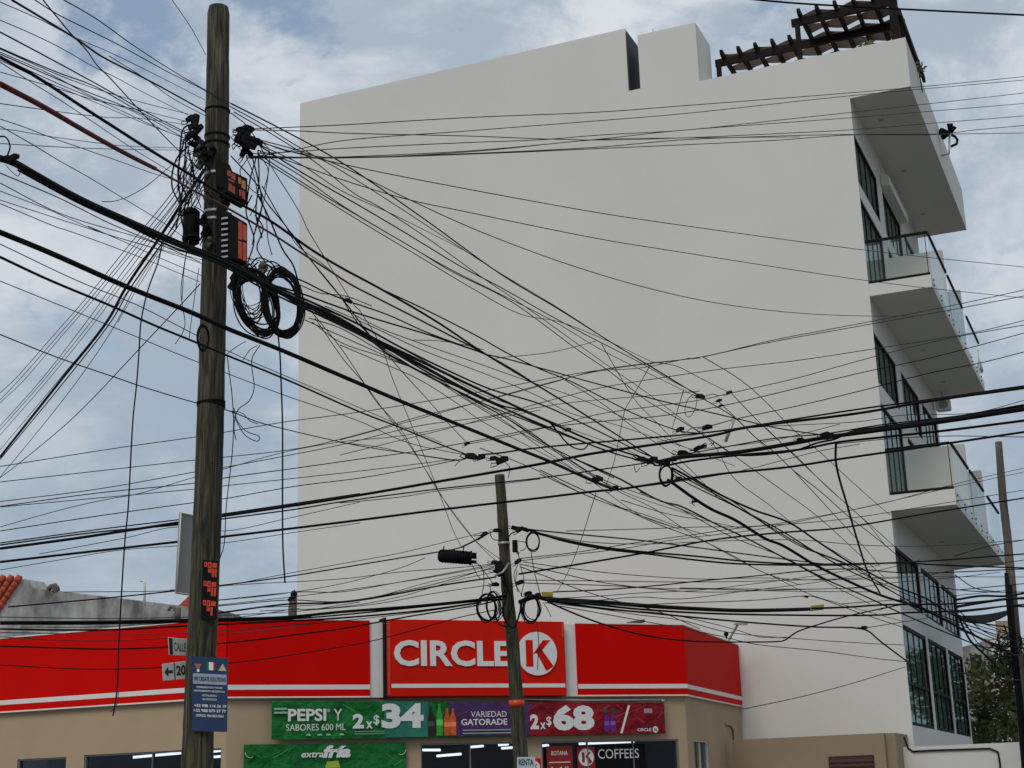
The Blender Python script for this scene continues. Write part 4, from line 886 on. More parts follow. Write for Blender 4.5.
cable([(172,0),(190,26),(206,55)], .9, 12, 15, 'single thin cable coming down from the top edge to the tall pole top', 'steep cables at the upper left')
cable([(-3,137),(4,136.5),(8,140),(10,147),(8,154),(5,161)], 1.7, 8.5, 8.5, 'short curled cable end above the thick bundle at the left edge', 'cable ends')
cable([(0,57),(35,76),(78,104),(117,129),(150,150),(186,172),(205,184),(219,192.5),(242,205),(269,220),(312,250),(340,267),(379,288),(434,320),(484.5,353.5),(540,387),(579,411),(629,442.5),(657,460)], 2.3, 8.5, 24, 'long black cable from the left edge over the tall pole to the big knot', 'thick cables crossing at the tall pole')
cable([(0,84),(41,105.5),(78,127),(117,149),(136,159),(155,168.5)], 5.0, 8.5, 12.6, 'thick dark red sleeved cable at the upper left', 'thick cables crossing at the tall pole', REDC)
cable([(153,167.5),(200,194),(219,203.5),(250,221),(277,237),(300,252),(330,271),(350,284),(379,299),(424,322),(478,350)], 2.0, 12.6, 17, 'brownish cable running on from the red sleeve across the tall pole', 'thick cables crossing at the tall pole', MAROON)
cable([(0,157),(14,162.5),(78,198),(137,225),(166,239),(207,255),(238,269),(269,286),(301,301),(340,319),(371,337),(410,356),(449,375),(500,399),(545,420),(600,444),(657,462)], 3.1, 8.5, 24, 'thickest strand of the heavy bundle crossing the tall pole below the boxes', 'strands of the heavy bundle across the tall pole')
cable([(0,160),(14,165),(78,201),(137,228),(166,241),(207,257.5),(238,272),(269,288),(301,304),(340,321.5),(380,343),(420,364),(460,386),(500,405),(520,410),(534,415.5),(549,422),(557,431),(567,443),(576,448.5),(584,449),(589,443)], 2.0, 8.7, 23, 'bundle strand that kinks and curls up just left of the knot', 'strands of the heavy bundle across the tall pole')
cable([(14,160),(78,196),(137,223),(180,242),(226,260),(269,283),(320,306),(360,325),(400,347),(449,371),(490,389),(540,404),(600,432),(640,452),(657,459)], 1.8, 9, 24, 'upper strand of the heavy bundle reaching the knot', 'strands of the heavy bundle across the tall pole')
cable([(18,170),(78,202.5),(125,224),(170,246),(215,262),(262,288),(301,307),(345,327),(371,341),(384,351),(410,366),(440,382),(480,402),(530,422),(580,441),(630,458),(660,466)], 1.5, 9, 24, 'lower strand of the heavy bundle reaching the knot', 'strands of the heavy bundle across the tall pole')
cable([(206,253),(240,270),(270,287),(301,306),(340,325),(384,347),(430,371),(470,393),(510,411),(560,432),(610,452),(655,464)], 1.8, 15, 24, 'strand woven through the middle of the heavy bundle', 'strands of the heavy bundle across the tall pole')
cable([(300,303),(340,322),(371,338),(400,356),(440,379),(480,396),(520,416),(548,428)], 1.6, 15.5, 21, 'short strand braided along the underside of the heavy bundle', 'strands of the heavy bundle across the tall pole')
cable([(262,262),(285,274),(305,282),(325,292),(348,301),(387,314.5),(426,332),(461,345),(484.5,353.5)], 1.4, 15, 20, 'cable with a small clamp rising over the bundle on the left of the white wall', 'strands of the heavy bundle across the tall pole')
cable([(269,284),(300,293),(340,307.6),(379,320),(426,334),(465,347),(484.5,354),(512,369),(540,387)], 1.5, 15, 21, 'cable leaving the bundle gently to join the long black cable', 'strands of the heavy bundle across the tall pole')
fam('thin wire along the heavy bundle, %s of the set sloping over the wall', 'thin wires along the heavy bundle', 15.3, 26, [
 (.8, [(300,300),(340,316),(379,336),(426,362),(477,392),(520,408),(560,425),(620,447),(650,461)]),
 (.8, [(340,307),(380,328),(414,341),(477,363),(525,380),(575,397),(640,425),(680,445),(735,466)]),
 (.8, [(325,306),(375,328),(422,350),(488,375),(540,397),(570,413),(610,423),(650,436),(700,452)]),
 (.8, [(340,325),(379,346),(426,375),(477,400),(508,417),(540,438.6),(575,466),(614,487),(637,497),(688,514)]),
 (1.3, [(315,311),(345,326),(371,340),(384,351),(414,368),(440,382),(480,404),(508,419),(540,441),(575,459),(614,478)]),
 (.9, [(309,318),(340,328),(379,350),(427,376),(470,398),(510,420),(550,446),(600,478),(660,501),(700,517),(746,538),(793,562),(840,586)]),
 (.8, [(312,322),(340,342),(383,357),(438,379),(469,400),(500,418),(540,447),(590,480),(640,515),(682,530)]),
 (.8, [(305,320),(350,340),(390,358),(425,374),(470,402),(520,432),(556,452),(618,491),(653,508),(686,530),(748,565),(774,577),(809,594),(848,606),(905,622)]),
 (.8, [(340,345),(380,362),(420,380),(455,402),(480,420),(532,448),(598,482)]),
])
cable([(-2,231.5),(47,251.5),(125,286),(195,314),(226,328),(281,350),(351,380),(399,400.5),(457,424),(516,448),(551,462),(594,481.5),(614,489.5)], 3.9, 9.5, 21, 'very thick black cable from the left edge past the tall pole to above the sign', 'thick cables crossing at the tall pole')
cable([(0,257),(47,279),(109,305),(156,326),(195,342),(226,355),(285,379),(360,412),(399,427),(438,443.5),(468,455)], 1.9, 10.5, 21.8, 'medium black cable parallel below the very thick one ending at the clamp row', 'thick cables crossing at the tall pole')
fam('thin cable below the heavy bundle, %s of those from the left edge', 'thin cables low on the tall pole from the left edge', 10, 14.8, [
 (1.1, [(0,173),(59,198),(109,223),(160,244.5),(200,262)]),
 (.9, [(0,183),(59,213),(137,237),(176,250),(203,257)]),
 (.8, [(0,191),(47,209),(98,231),(148,246),(203,260)]),
 (.8, [(0,200),(59,219),(109,235),(160,250),(203,264)]),
 (.9, [(0,203.5),(59,228),(66,230),(137,256),(200,282)]),
 (.8, [(88,226),(120,240),(160,258),(205,277)], 11.5, 14.8),
])
cable([(0,244),(78,281),(137,305),(189,331.5),(230,352),(295,380),(360,408),(442,443)], .9, 12, 21, 'thin wire alongside the medium cable left of the second pole top', 'single thin wires crossing behind the tall pole')
cable([(0,281),(74,311),(137,337),(195,361),(226,373),(281,394),(360,421.5),(406,442),(470,456)], .9, 16.5, 22, 'thin wire crossing behind the tall pole at its middle and fading down right', 'single thin wires crossing behind the tall pole')
cable([(0,334.5),(59,358),(123,380),(137,385),(200,404),(228,410.5),(258,422),(297,432),(360,446),(406,453),(460,461)], 1.1, 13.5, 20, 'thin wire tied to the wrapped wire band on the tall pole', 'single thin wires crossing behind the tall pole')
fam('cable in the steep bundle down to the lower left edge, %s strand', 'steep bundle from the tall pole to the lower left', 24, 15.2, [
 (.9, [(0,393),(16,378),(53,336),(88,296),(125,250),(174,190),(192,160)]),
 (.9, [(0,400),(20,379),(56,338),(90,299),(128,253),(177,192),(194,162)]),
 (.8, [(0,403),(24,380),(60,338),(94,299),(132,253),(180,195),(195,165)]),
 (.9, [(0,426),(41,380),(90,317),(109,290.5),(137,253),(179,198),(196,168)]),
 (.8, [(0,430),(44,380),(94,318),(114,290),(142,253),(182,198),(198,170)]),
 (.8, [(0,435),(48,380),(98,318),(118,290),(150,250),(184,205),(200,176)]),
 (.8, [(0,450),(57,382),(104,325),(145,266),(184,212),(202,182)]),
 (2.8, [(0,457),(61,380),(108,320),(125,289),(160,237),(184,200),(204,170)]),
 (1.3, [(0,459.5),(64,382),(112,320),(130,289),(165,239),(187,203),(206,174)]),
 (.9, [(0,477),(30,441),(78,380),(115,325),(135,287),(158,252),(186,215),(206,180)]),
 (.8, [(118,322),(140,284),(162,250),(188,212),(206,186)], 17, 15.2),
])
cable([(0,478),(20,462.5),(74,417),(129,360),(141,347),(174,312),(200,284)], 1.0, 24, 15.2, 'lowest thin cable rising from the lower left to the tall pole', 'steep bundle from the tall pole to the lower left')
fam('hanging wire left of the tall pole, %s from the left', 'loose wires hanging beside the tall pole', 14.7, 14.7, [
 (1.4, [(163,240),(158,262),(148,290),(141,322),(139,352),(136.5,385),(133,419),(128,510),(125,540),(119,640),(117,690),(113,716)]),
 (.9, [(187,248),(181,289),(182,304),(185,324),(182,334),(175,344)]),
 (.8, [(189,240),(184,270),(182,300)]),
 (.8, [(199,268),(193,308),(189,339)]),
])
cable([(119,690),(116,706),(110,712)], .8, 14.7, 14.7, 'frayed tip of the long hanging wire at the left over the red fascia', 'loose wires hanging beside the tall pole')
fam('hanging wire right of the tall pole, %s from the left', 'loose wires hanging beside the tall pole', 14.8, 14.8, [
 (1.0, [(227,355),(233,407),(233,442),(226,510),(224,545),(220,558)]),
 (1.0, [(260,345),(252,359),(254,389),(249,401),(238,410),(234,428),(236,440)]),
 (1.0, [(232,412),(238,424),(246,436),(258,441),(259.5,437),(246,431),(237,420),(234,408)]),
 (.8, [(246,341),(236,347),(227,354)]),
 (.9, [(230,411),(242,413),(250,421),(258,424)]),
 (1.5, [(278,334),(280,355),(281,380),(282.5,424),(282.5,510),(283,549),(285,583)]),
 (.8, [(258,345),(250,350),(243,360)]),
])
# slack jumpers around the head of the tall pole
def jumper(P, wd, side, i):
    cable(P, wd, 14.75, 14.75, 'slack jumper wire, %s of those %s of the tall pole head' % (ORD[i], side), 'slack jumper wires around the tall pole head')
JL = [[(187,160),(180,178),(186,196),(184,212)],[(199,150),(206,165),(199,182),(204,200)],[(188,146),(176,160),(172,186),(181,206)],[(192,205),(204,213),(206,228),(200,246)],[(203,160),(210,172),(204,186),(212,198)],[(190,140),(186,165),(188,200),(190,212)],[(186,139),(184,175),(181,215),(187,240)],[(194,148),(191,180),(192,210)],[(188,150),(194,178),(188,205)],[(200,155),(190,175),(200,196),(192,212)],
      [(184,140),(178,170),(180,205),(176,228)],[(196,150),(203,170),(196,190),(201,208)],[(192,124),(184,128),(180,150),(178,190)],[(190,165),(198,182),(203,168)],[(196,215),(203,225),(200,240),(196,232)]]
for i, P in enumerate(JL): jumper(P, 1.1 if i % 2 else 1.7, 'left', i)
JR = [[(258,262),(250,272),(262,280),(268,296)],[(246,268),(256,276),(272,270),(288,282)],[(262,262),(274,262),(284,270),(292,282)],[(246,156),(254,176),(257,200),(250,216)],[(252,156),(258,180),(262,205),(254,235)],[(248,158),(240,172),(252,190),(262,196)],[(258,150),(259,180),(256,215),(262,238)],[(262,142),(269,150),(268,175),(264,200),(257,222),(252,245)],
      [(256,158),(250,180),(246,210)],[(260,196),(266,215),(268,240),(272,255)],[(252,195),(246,210),(254,240),(248,262)],[(262,158),(268,170),(264,190)],[(255,215),(263,228),(257,248),(265,262)],[(248,258),(262,262),(276,272)],[(250,265),(258,258),(270,262),(280,275)]]
for i, P in enumerate(JR): jumper(P, 1.0 if i % 2 else 1.4, 'right', i)
fam('thin wire across the top of the white wall, %s on the right', 'thin wires across the top of the white wall', 14.9, 24, [
 (.9, [(250,129),(340,125),(467,117.6),(600,112),(680,106),(848,93),(950,84),(1024,76.6)]),
 (.9, [(246,158),(289,151),(340,141),(467,131),(600,120.6),(680,114),(848,96),(1024,80)]),
 (.9, [(246,154),(289,152),(340,148.5),(467,142.6),(543,139.6),(600,135),(680,130.5),(780,120),(900,107),(1024,93)]),
 (.9, [(248,158),(300,158),(340,157),(467,151),(600,139),(680,130.5),(848,118),(1024,103.5)]),
 (.9, [(250,130),(300,131),(340,133),(467,136),(548,139),(600,140),(680,138),(780,133.5),(848,130),(935,123),(1024,116)]),
 (.9, [(246,156),(340,157.5),(467,153.6),(600,147),(680,140),(780,136),(848,134.5),(935,134.5),(975,130),(1024,125.5)]),
 (.9, [(250,157),(340,158),(500,153),(600,148.5),(680,145),(780,140),(850,135),(950,134),(1024,133)]),
 (.9, [(262,142),(280,149),(301,153.5),(328,157.5),(380,156.8),(480,151),(600,139.5),(680,138),(800,137)]),
])
cable([(740,-2),(770,1),(800,3.5),(880,8),(950,11.5),(1030,15.3)], 2.0, 16, 16, 'lone black cable across the sky over the pergola at the top right', 'lone cables')
fam('long thin wire curving gently down from the tall pole, %s of three', 'long drop wires curving over the white wall', 14.9, 30, [
 (.9, [(256,141),(300,154),(358,167.5),(467,189),(600,213),(680,225),(848,248),(915,256),(1024,267)]),
 (.9, [(258,150),(300,165),(340,179),(406,199),(467,212),(600,239),(680,252),(848,278),(915,286.6),(1024,298)]),
 (.9, [(260,140),(300,151),(340,166),(406,198),(467,226),(525,249),(578,267.6),(640,286),(700,300),(758,309),(812,314),(868,316),(918,316)]),
])
fam('thin wire fanned down from the tall pole over the wall, %s of the fan', 'wires fanned down from the tall pole head over the wall', 15, 32, [
 (1.1, [(231,103.5),(285,131),(340,161.5),(420,216),(502,275),(560,310),(617,346),(665,375),(702,398),(735,418),(755,437),(774,452),(793,470),(821,492),(848,516),(880,541),(905,562)]),
 (.9, [(231,107),(262,124),(297,146),(340,170),(400,208),(467,252),(500,273),(560,309),(620,348),(692,392)]),
 (.9, [(234,112),(275,136),(315,162),(355,194),(378,206),(430,240),(480,276),(520,303),(600,360),(650,395),(690,425),(730,452)]),
 (.9, [(258,144),(300,164),(340,190),(390,213),(440,238),(467,252)]),
 (1.1, [(260,146),(301,172),(360,206),(404,232),(461,266.6),(500,287),(551,316),(594,339),(637,361),(676,383),(700,395)]),
 (.9, [(260,152),(301,176),(340,204),(396,238),(449,268.5),(496,292),(555,322),(601.6,350),(648,373),(695,396)]),
 (.9, [(258,154),(308,186),(360,217),(418,251),(449,270),(500,295),(521,308),(578,350),(609,371),(646,400),(688,425),(713,444),(733,477),(768,504),(797,527),(824,545),(860,566)]),
 (.9, [(256,156),(308,189),(360,221),(415,254),(470,287),(520,314),(560,322),(610,342),(652,362)]),
])
fam('diagonal wire right of the tall pole, %s of its group', 'diagonal wires down the left part of the white wall', 15, 26, [
 (.9, [(231,113),(248,127),(271,166),(300,213),(308,230),(328,263),(355,306),(359.5,310.5),(381,346),(393,380),(414,431),(430,470),(441.6,499),(453,530),(462,548)]),
 (1.3, [(231,156),(258,186),(265,200),(285,225),(297,242),(325,278),(345,302),(369,334),(385,349)], 14.9, 17.5),
 (1.2, [(262,186),(285,225),(297,240),(306,254),(340,296),(357,322),(372,337)], 14.9, 17.5),
 (1.6, [(258,195),(270,220),(283,250),(293,265),(299,285)], 14.8, 15),
 (.9, [(381,346),(398,367),(428,400),(449,424),(468,444)], 17.5, 24),
 (.8, [(310,310),(340,347),(361.5,379),(375,400),(399,427),(422,464),(438,491),(467,530),(477,542),(500,559)]),
 (.8, [(315,318),(344,360),(363,382),(385,412),(410,446),(432,480),(452,512),(480,546),(502,566)]),
 (.9, [(285,225),(297,245),(320,262),(340,278)], 14.9, 16),
 (1.2, [(379,288),(424,309),(477,336),(508,353.5),(540,369),(570,381),(607,400),(637,415),(680,431),(697,433)], 18, 24),
 (1.2, [(484,354),(505,358.5),(540,368),(572,377),(620,390),(660,400.6),(700,410),(734,418),(777,428),(822,435)], 20, 22),
 (.8, [(496,358),(549,352.5),(578,346),(596,341)], 20, 22),
 (.8, [(414,340),(440,341),(465,345),(484,350)], 19, 20),
 (1.0, [(300,285),(320,293),(345,296),(372,306)], 15, 17),
])
fam('thin wire rising behind the tall pole, %s on the left edge', 'wires rising from the left edge behind the tall pole', 23, 26, [
 (.9, [(0,466.5),(117,448),(195,437),(226,432),(281,422.5),(360,412),(457,396),(500,388),(574,374),(630,366),(703,356.6),(769,341),(860,323.5),(950,306),(1024,290)]),
 (.9, [(0,482),(98,471),(195,460),(226,457),(301,448),(360,434),(418,417),(477,402.5),(540,386),(600,370),(660,362),(700,358)]),
 (.9, [(0,501.6),(98,489),(195,472),(226,467),(285,456),(340,445),(418,426),(496,415),(540,403),(600,388),(660,378),(722.5,369),(797,360.5),(860,351),(930,340),(976.6,332),(1024,320.5)]),
 (1.0, [(0,506.5),(98,493),(195,483),(224,478),(297,468),(360,459),(418,451),(480,440),(535,429),(606,421),(660,416),(719,406.5),(769,395),(860,373),(930,358),(984,344),(1024,333)]),
 (.9, [(0,507),(98,498),(195,489),(222.5,486),(360,471),(457,459)]),
 (.8, [(0,527),(66,508.5),(109,499),(137,494),(195,477),(224,469),(285,452),(340,442),(400,436),(460,425),(540,410)]),
 (1.0, [(0,531),(98,516),(191,503),(222.5,499),(297,486),(360,478),(438,464),(467,458)]),
])
fam('thin wire rising across the wall to the right edge, %s of the set', 'thin wires on the right half of the wall rising to the right edge', 26, 26, [
 (.9, [(703,357),(769,342.5),(860,326),(950,310),(1024,296)]),
 (.8, [(340,440),(418,419),(500,396),(540,385),(600,371),(640,368),(690,358)]),
 (.9, [(468,444),(510,436),(560,424),(600,414),(660,405.5),(700,400),(729,393.5),(797,378),(860,360.5),(941,340),(1024,325)]),
 (1.0, [(707,427),(734,419.5),(797,406),(860,391),(930,373),(980,363),(1024,352)]),
 (.8, [(340,455),(450,428),(500,415),(560,404),(620,398),(660,395),(700,391)]),
 (.8, [(657,442),(700,434),(760,427),(797,425),(860,421.5),(905,415),(973,413),(1024,400.5)]),
 (.8, [(617,490),(690,480),(740,471),(780,461),(820,451),(860,444)]),
 (.8, [(690,450),(740,445),(780,439),(840,424)]),
 (.9, [(836,444),(900,438),(950,436),(990,436.5),(1024,437)]),
])
cable([(0,548.6),(78,538),(176,523),(222.5,516),(297,505),(360,495),(438,481.6),(540,464),(590,454),(668,442.5),(720,434),(738,429),(860,413),(930,401),(1024,388)], 2.6, 19, 20, 'upper thick cable rising from behind the blank sign plate to the right edge', 'thick cables from edge to edge')
cable([(0,543),(98,529.5),(176,520),(222,514),(297,503),(360,493.5)], 1.2, 19.3, 19.6, 'thin companion riding just above the upper thick cable left of the wall', 'thick cables from edge to edge')
cable([(0,562),(78,553),(176,542),(220.5,537),(360,520),(438,510),(540,498),(598,491),(617,489.5),(660,483),(720,474),(789,467),(840,459),(930,446),(1024,432)], 2.2, 19.5, 20.5, 'lower thick cable rising from the left edge past the second pole to the right edge', 'thick cables from edge to edge')
cable([(0,545),(98,532),(176,525),(222,519),(297,509),(340,502),(438,489),(540,478),(618,467),(660,461)], 1.4, 19.2, 23, 'middle cable between the two thick ones that ends at the big knot', 'thick cables from edge to edge')
cable([(340,503),(400,497),(438,491),(500,484),(540,479)], .9, 20, 22, 'thin wire twinned with the middle cable left of the second pole top', 'thick cables from edge to edge')
cable([(478,455),(500,453),(520,450),(555,446),(629,439.6),(720,431),(758,425),(860,409),(912,402),(1024,386)], 1.7, 21.8, 20.5, 'black cable from the clamp row above the second pole to the right edge', 'thick cables from edge to edge')
cable([(657,462),(680,457.5),(738.6,452),(789,444),(824.5,437.6),(880,430),(948,420.6),(1024,409)], 4.0, 23.5, 18, 'heaviest black bundle from the big knot to the right edge', 'heavy bundle right of the big knot')
cable([(664,466),(690,461),(740,455),(800,449.5),(836,442.5),(880,437.5),(950,430),(1024,420.6)], 2.2, 23.5, 18.3, 'second strand just under the heavy bundle right of the big knot', 'heavy bundle right of the big knot')
cable([(672,457),(700,454),(748,455.5),(775,453.5),(797,450),(817,443),(835,439),(850,432),(880,427),(940,419.5),(1024,405)], 1.9, 23.5, 18, 'strand that sags under and loops back over the heavy bundle', 'heavy bundle right of the big knot')
cable([(680,455),(720,448),(777,438),(824,434),(880,425),(950,417),(1024,407)], 1.3, 23.5, 18, 'topmost strand of the heavy bundle right of the big knot', 'heavy bundle right of the big knot')
cable([(836,442.5),(836,463),(848,508),(860,549),(867.5,571),(880,593)], 1.9, 20.5, 30, 'single black drop cable hanging from the heavy bundle beside the balconies', 'heavy bundle right of the big knot')
fam('cable from the big knot down to the lowest windows, %s of its set', 'cables running down right from the big knot', 24, 36, [
 (1.7, [(672,468),(680,472),(719,494),(754,510),(789,522.5),(817,541),(850,562.6),(870,573),(895,586),(925,598),(960,618),(1012,628)]),
 (1.2, [(672,470),(680,475),(711,492),(742.5,510),(781.6,531),(817,553),(850,571),(880,585),(915,604),(945,617),(1012,640)]),
 (1.1, [(672,473),(680,479),(738,508),(768,525.5),(805,547),(856,568),(890,590),(930,612),(1012,646)]),
 (1.0, [(672,462),(700,482),(735,503),(770,528),(800,546),(840,562),(875,580),(935,606),(1012,634)]),
 (2.6, [(668,480),(674,484),(692,497),(711,509),(735,520),(766,539),(781.6,545),(817,566),(850,582),(880,595),(920,608),(960,628),(1013,655)]),
 (1.4, [(575,459),(618,478),(660.6,501),(680,506),(715,523.5),(746,538),(793,562.6),(820,577),(860,594),(905,615),(940,630),(1013,660)]),
 (.9, [(640,492),(680,509),(730,536),(790,560),(830,584),(870,604)]),
 (.9, [(540,470),(598,497),(660,525),(703,541),(739,559),(758,570),(800,585)]),
])
fam('very thin diagonal wire near the middle of the wall, %s of its set', 'very thin diagonal wires on the right of the wall', 26, 38, [
 (.8, [(703,357),(730,373),(752,389),(797,433),(821,453),(850,480),(877,504),(890,515)]),
 (.8, [(732,394),(758,421),(777,439),(795,455),(826,486),(864,520),(885,545)]),
 (.8, [(652,362),(676,366),(700,378),(728,392)]),
 (.8, [(709,438.5),(738.6,459),(774,484.5),(817,516),(862,557),(885,578)]),
 (.8, [(793,470),(828,508),(867.5,551),(880,566)]),
 (.8, [(766,428),(801,462),(844,502),(875,529),(905,556)]),
 (.8, [(601.6,344),(617,371),(635,400),(657,423),(680,447)]),
 (.8, [(652,362),(635,392.6),(625.5,409),(620,433),(614,462),(606,485)]),
 (.8, [(683.5,390),(677,412),(672,429)]),
 (.8, [(565,380),(600,402),(640,432),(680,460),(720,500)]),
 (.8, [(718.6,401.6),(736,418),(770,452)]),
 (.8, [(480,448),(532,468),(586,495),(645,517),(682,530)]),
 (.8, [(540,474),(597.6,500),(644.5,514.6),(680,527),(710,536)]),
 (.8, [(596,493),(589,515),(582,537),(568,572),(557,592)]),
 (.8, [(621,500),(668,514),(700,519.5),(740,528)]),
 (.8, [(340,442.5),(378,447),(406,453),(455,461)]),
])
fam('wire leaving the second pole to the right, %s of the upper set', 'upper wires from the second pole to the right', 27.8, 37, [
 (1.3, [(512,526),(527,529),(574,534),(637,540),(700,548),(760,556),(840,566)]),
 (1.7, [(527,529.5),(539,534),(609,548),(700,556.6),(742.5,561),(797,564),(840,564),(912,562),(1024,554)]),
 (1.7, [(530,530),(560,540),(605,549),(648,554),(700,560.5),(742,564),(836,565),(900,563),(940,565),(1024,568)]),
 (.8, [(566,531),(640,529),(700,527),(758,526),(820,516),(880,504),(955,484),(1024,468)]),
 (1.8, [(519,574),(586,563),(644,553),(700,542),(735,537),(789,532),(840,528),(930,513),(1024,498)]),
 (.9, [(519.5,558.6),(578,552),(640,542),(691,535),(740,528),(840,519.5),(948,502.5),(1024,490)]),
 (.8, [(519.5,561),(560,556),(620,549),(680,539),(760,529),(856,509),(940,490),(1024,472)]),
 (.8, [(523,562),(560,567),(620,574),(700,579),(760,578),(820,580),(900,578)]),
 (.9, [(519.5,564),(560,573),(594,581),(648,588),(700,589),(780,591),(880,592)]),
 (.9, [(521,567),(550,578),(578,589),(617,601),(660,612),(700,629)]),
 (.8, [(521,580),(600,581),(700,582),(800,580),(900,577),(1024,577)]),
 (.9, [(523,583),(617,586),(700,592),(780,590),(860,588)]),
 (1.2, [(553,592),(598,590),(652,586),(700,581),(758,575.7),(805,571),(850,569),(910,573),(1024,569)]),
 (.8, [(527,530),(580,541),(640,544),(720,541),(800,540),(860,545),(930,546),(1024,540)]),
])
fam('wire low over the white wall right of the second pole, %s of the lower set', 'lower wires from the second pole to the right', 27.8, 37, [
 (.8, [(680,588),(758,589),(848,588),(900,582),(960,577),(1000,572)]),
 (.8, [(545,603),(600,600),(640,597),(680,599),(738,592),(828,580.5),(880,570),(920,560)]),
 (.8, [(545,599),(600,596),(640,593),(700,590),(760,583),(820,575),(880,565)]),
 (.9, [(560,601),(620,605),(680,603),(758,600),(805,596),(815,597),(860,613),(905,628)]),
 (3.8, [(520,602),(535,597),(547,599),(598,602),(648,606),(700,609),(738.6,610.5),(780,610),(812,609)]),
 (1.8, [(812,608.5),(850,607),(880,605),(901,604.5),(955,603.6),(1007,599),(1030,597)]),
 (1.8, [(545,600),(598,605),(637,609),(700,613),(778,615),(880,615),(901,613),(955,611),(1007,606),(1030,604)]),
 (1.6, [(547,601),(609,609),(650,613),(700,618),(750,622.5),(817,627),(856,628),(868,631),(880,641),(908,662)]),
 (1.4, [(548,602),(578,615),(609,626),(648,636),(690,641),(740,642),(778,641.5),(784,640.5),(797,632),(820,624),(848,616),(880,609),(915,602)]),
 (.8, [(548,603),(600,609),(640,615),(680,620),(727,632),(801,639),(880,644),(905,645)]),
 (.8, [(560,606),(648,622),(720,636),(754,644),(821,651),(880,659),(910,662)]),
 (.8, [(548,601),(600,609),(660,613),(706,622),(740,631),(760,637),(790,637)]),
 (.8, [(865,628),(890,624),(915,620),(960,612)]),
 (.8, [(744,709),(800,697),(850,684),(905,667)]),
 (.8, [(840,604),(880,601),(940,597),(1010,590)]),
])
fam('wire reaching the second pole from the left, %s of its set', 'wires reaching the second pole from the left', 25, 27.8, [
 (.8, [(39,554),(125,538),(176,527),(224,531),(285,519),(360,502)], 22, 24),
 (.8, [(0,570),(59,560),(117,550.5),(176,546),(222.5,543),(297,532),(360,523)], 22, 24),
 (.8, [(64,592),(172,590.6),(222,586),(285,574),(340,564),(400,553),(457,539),(484,532)]),
 (1.3, [(8,607),(107,598),(174,591),(218.6,585.7),(285,577),(340,568),(400,558),(438,552),(462,547),(484.5,535),(500,529)]),
 (.8, [(170,590),(250,584),(340,579),(400,572),(465,567),(496,563.5)]),
 (.8, [(190,603),(280,594),(340,584),(400,568),(425,558)]),
 (.9, [(218.6,600),(300,592),(340,592),(400,582),(465,570),(496,564)]),
 (.8, [(218.6,605),(300,596),(360,588),(420,579),(494,566)]),
 (1.0, [(218.6,606),(289,600),(340,601.6),(418,588),(460,577),(494,567)]),
 (1.7, [(218.6,613),(289,604),(340,602.5),(380,597),(438,586),(496,577)]),
 (.8, [(250,608),(340,603),(379,596),(430,582),(496,568)]),
 (.9, [(300,611),(379,603.5),(430,594),(496,584)]),
 (.8, [(260,611),(340,607),(399,597),(450,582),(494,572)]),
 (.8, [(470,560),(478,576),(482,580)], 27.5, 27.8),
 (.9, [(475,562),(482,568),(484,582),(482,594)], 27.5, 27.8),
 (.8, [(478,564),(486,574),(493,584)], 27.5, 27.8),
])
fam('cable low over the red fascia, %s of those from the left edge', 'cables low over the shop fascia', 25, 27.7, [
 (.9, [(0,617),(100,618.5),(189.5,617),(250,614),(300,611),(360,602)]),
 (2.6, [(0,622.5),(100,622),(187,620),(230,619),(289,617),(340,612),(418,606),(480.6,599.6),(505,596)]),
 (1.6, [(0,624),(90,624),(187,622),(289,619),(340,615),(410,608),(481,601),(505,599)]),
 (1.8, [(0,629),(60,630),(117,629.6),(187,626),(289,621),(340,618),(418,611),(481,602.5)]),
 (.9, [(0,632.5),(100,634),(187,633),(280,626),(340,621),(420,612),(481,603)]),
 (.9, [(0,637),(90,641),(187,637),(260,631),(320,623)]),
 (1.5, [(0,646),(60,648),(109,649),(169.5,647),(240,641.5),(300,634),(340,629),(406,617),(480.6,604.5),(498,600)]),
 (1.1, [(0,665),(82,669),(150,668),(240,662),(310,652),(369,641.6),(418,629),(457,618),(494,610)]),
 (.8, [(20,577+50),(90,627),(170,623),(240,617),(300,608)]),
])
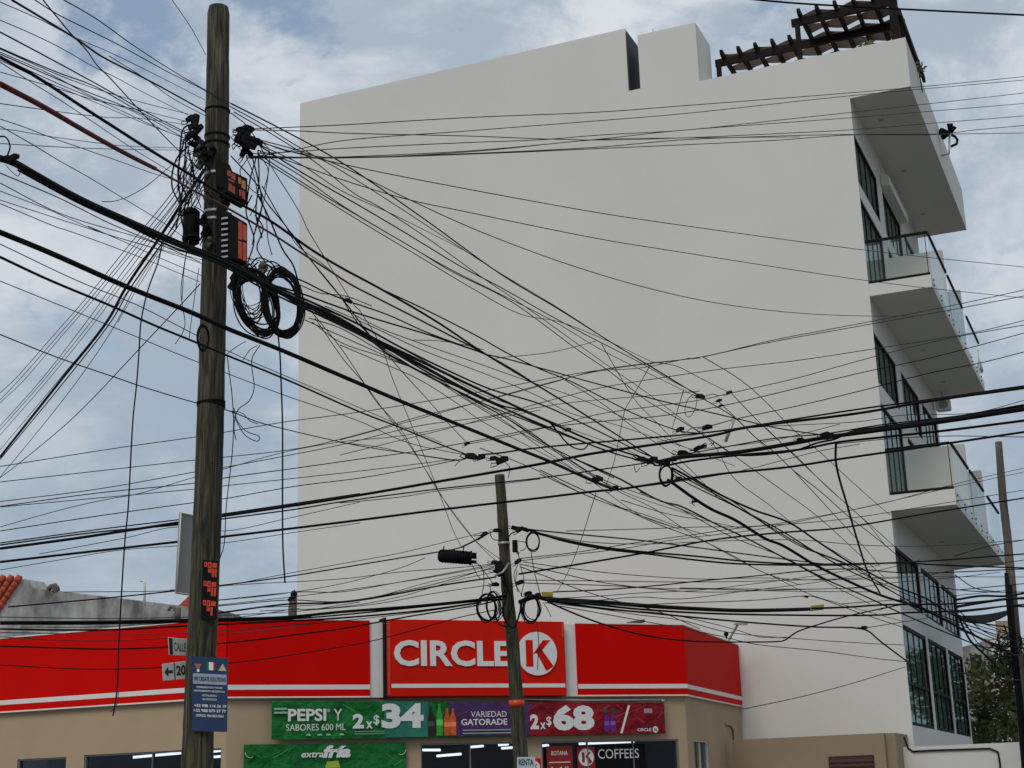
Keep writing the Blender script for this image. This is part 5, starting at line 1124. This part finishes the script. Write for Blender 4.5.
fam('short slack wire at the second pole, %s of its set', 'short slack wires at the second pole', 27.7, 27.7, [
 (1.0, [(474,536),(484,535),(489,533),(493,539),(501,541)]),
 (1.6, [(462,547),(474,541),(484,535.5)]),
 (1.2, [(507,540),(512,533),(520,531)]),
 (.8, [(518,541),(526,543),(525,549),(520,551)]),
 (.9, [(531,552),(534,570),(538,586),(540,594)]),
 (.8, [(516,545),(519,560),(514,575),(518,592)]),
 (.8, [(520,565),(524,580),(521,596)]),
 (.8, [(517,570),(516,584),(522,596)]),
 (.8, [(490,585),(491,596)]),
 (1.6, [(503,572),(507,590),(503,615),(513,628),(520,612),(522,600),(536,598)]),
 (1.2, [(502,580),(512,600),(508,620)]),
 (.8, [(543,602),(548,610),(551,617)]),
 (.8, [(537,622),(538.5,640),(537.5,670)]),
 (1.4, [(494,610),(499,624),(508,627)]),
 (1.2, [(505,590),(500,600),(503,612)]),
])
fam('cable meeting the right hand pole, %s of its set', 'cables on the right hand pole', 34, 37.6, [
 (1.0, [(957,590),(990,587),(1030,583)]),
 (2.4, [(955,607),(985,602),(1007,599),(1030,598)]),
 (2.0, [(955,600),(980,596),(1007,596),(1030,592)]),
 (1.8, [(958,612),(985,609),(1007,606),(1030,607)]),
 (1.0, [(930,586),(960,590),(990,592),(1024,592)]),
 (1.0, [(955,575),(975,588),(1000,592)]),
 (1.2, [(958,615),(975,635),(1000,645),(1024,648)]),
 (2.0, [(959,618),(970,640),(985,655),(998,668)]),
 (1.0, [(960,612),(985,632),(1010,640),(1030,641)]),
 (1.0, [(965,622),(980,645),(1000,650),(1020,668)]),
 (.9, [(985,640),(1005,655),(1030,652)]),
 (.9, [(960,630),(990,640),(1010,632)]),
 (1.5, [(995,672),(1000,655),(1008,640),(1004,625)]),
 (.9, [(955,672),(985,676),(1010,680),(1030,679)]),
 (.9, [(940,600),(960,617),(980,626),(1005,633)]),
 (1.0, [(955,556),(985,547),(1024,540)]),
 (.9, [(930,575),(960,569),(1024,560)]),
])
for i, P in enumerate([[(455,466),(460,461),(466,459)],[(505,462),(510,468),(508,478)],[(595,482),(594,476),(599,476),(600,481)],[(693,498),(692,503),(695,506)],[(640,468),(636,472),(634,466)],[(700,446),(706,443),(705,448)],[(677,429),(684,433),(692,428),(706,427)],[(719,396),(713,394),(706,396)],[(709,444),(714,443),(711,446)],[(6,165),(12,172),(18,176),(20,171),(12,164)]]):
    cable(P, .9, 21 if i < 9 else 8.6, 21 if i < 9 else 8.6, 'tiny curled wire end ' + ['left of the clamp row above the second pole','hanging at the right of the clamp row','at the lower clamp of the thick left cable','below the big knot on the lower right cable','left of the big knot','above the short branch right of the knot','joining the two clamps on the doubled cable','between the meeting wires','on the upper right of the big knot','under the thick bundle at the left edge'][i], 'cable ends', name='wire_end')
print('cables', NW[0])
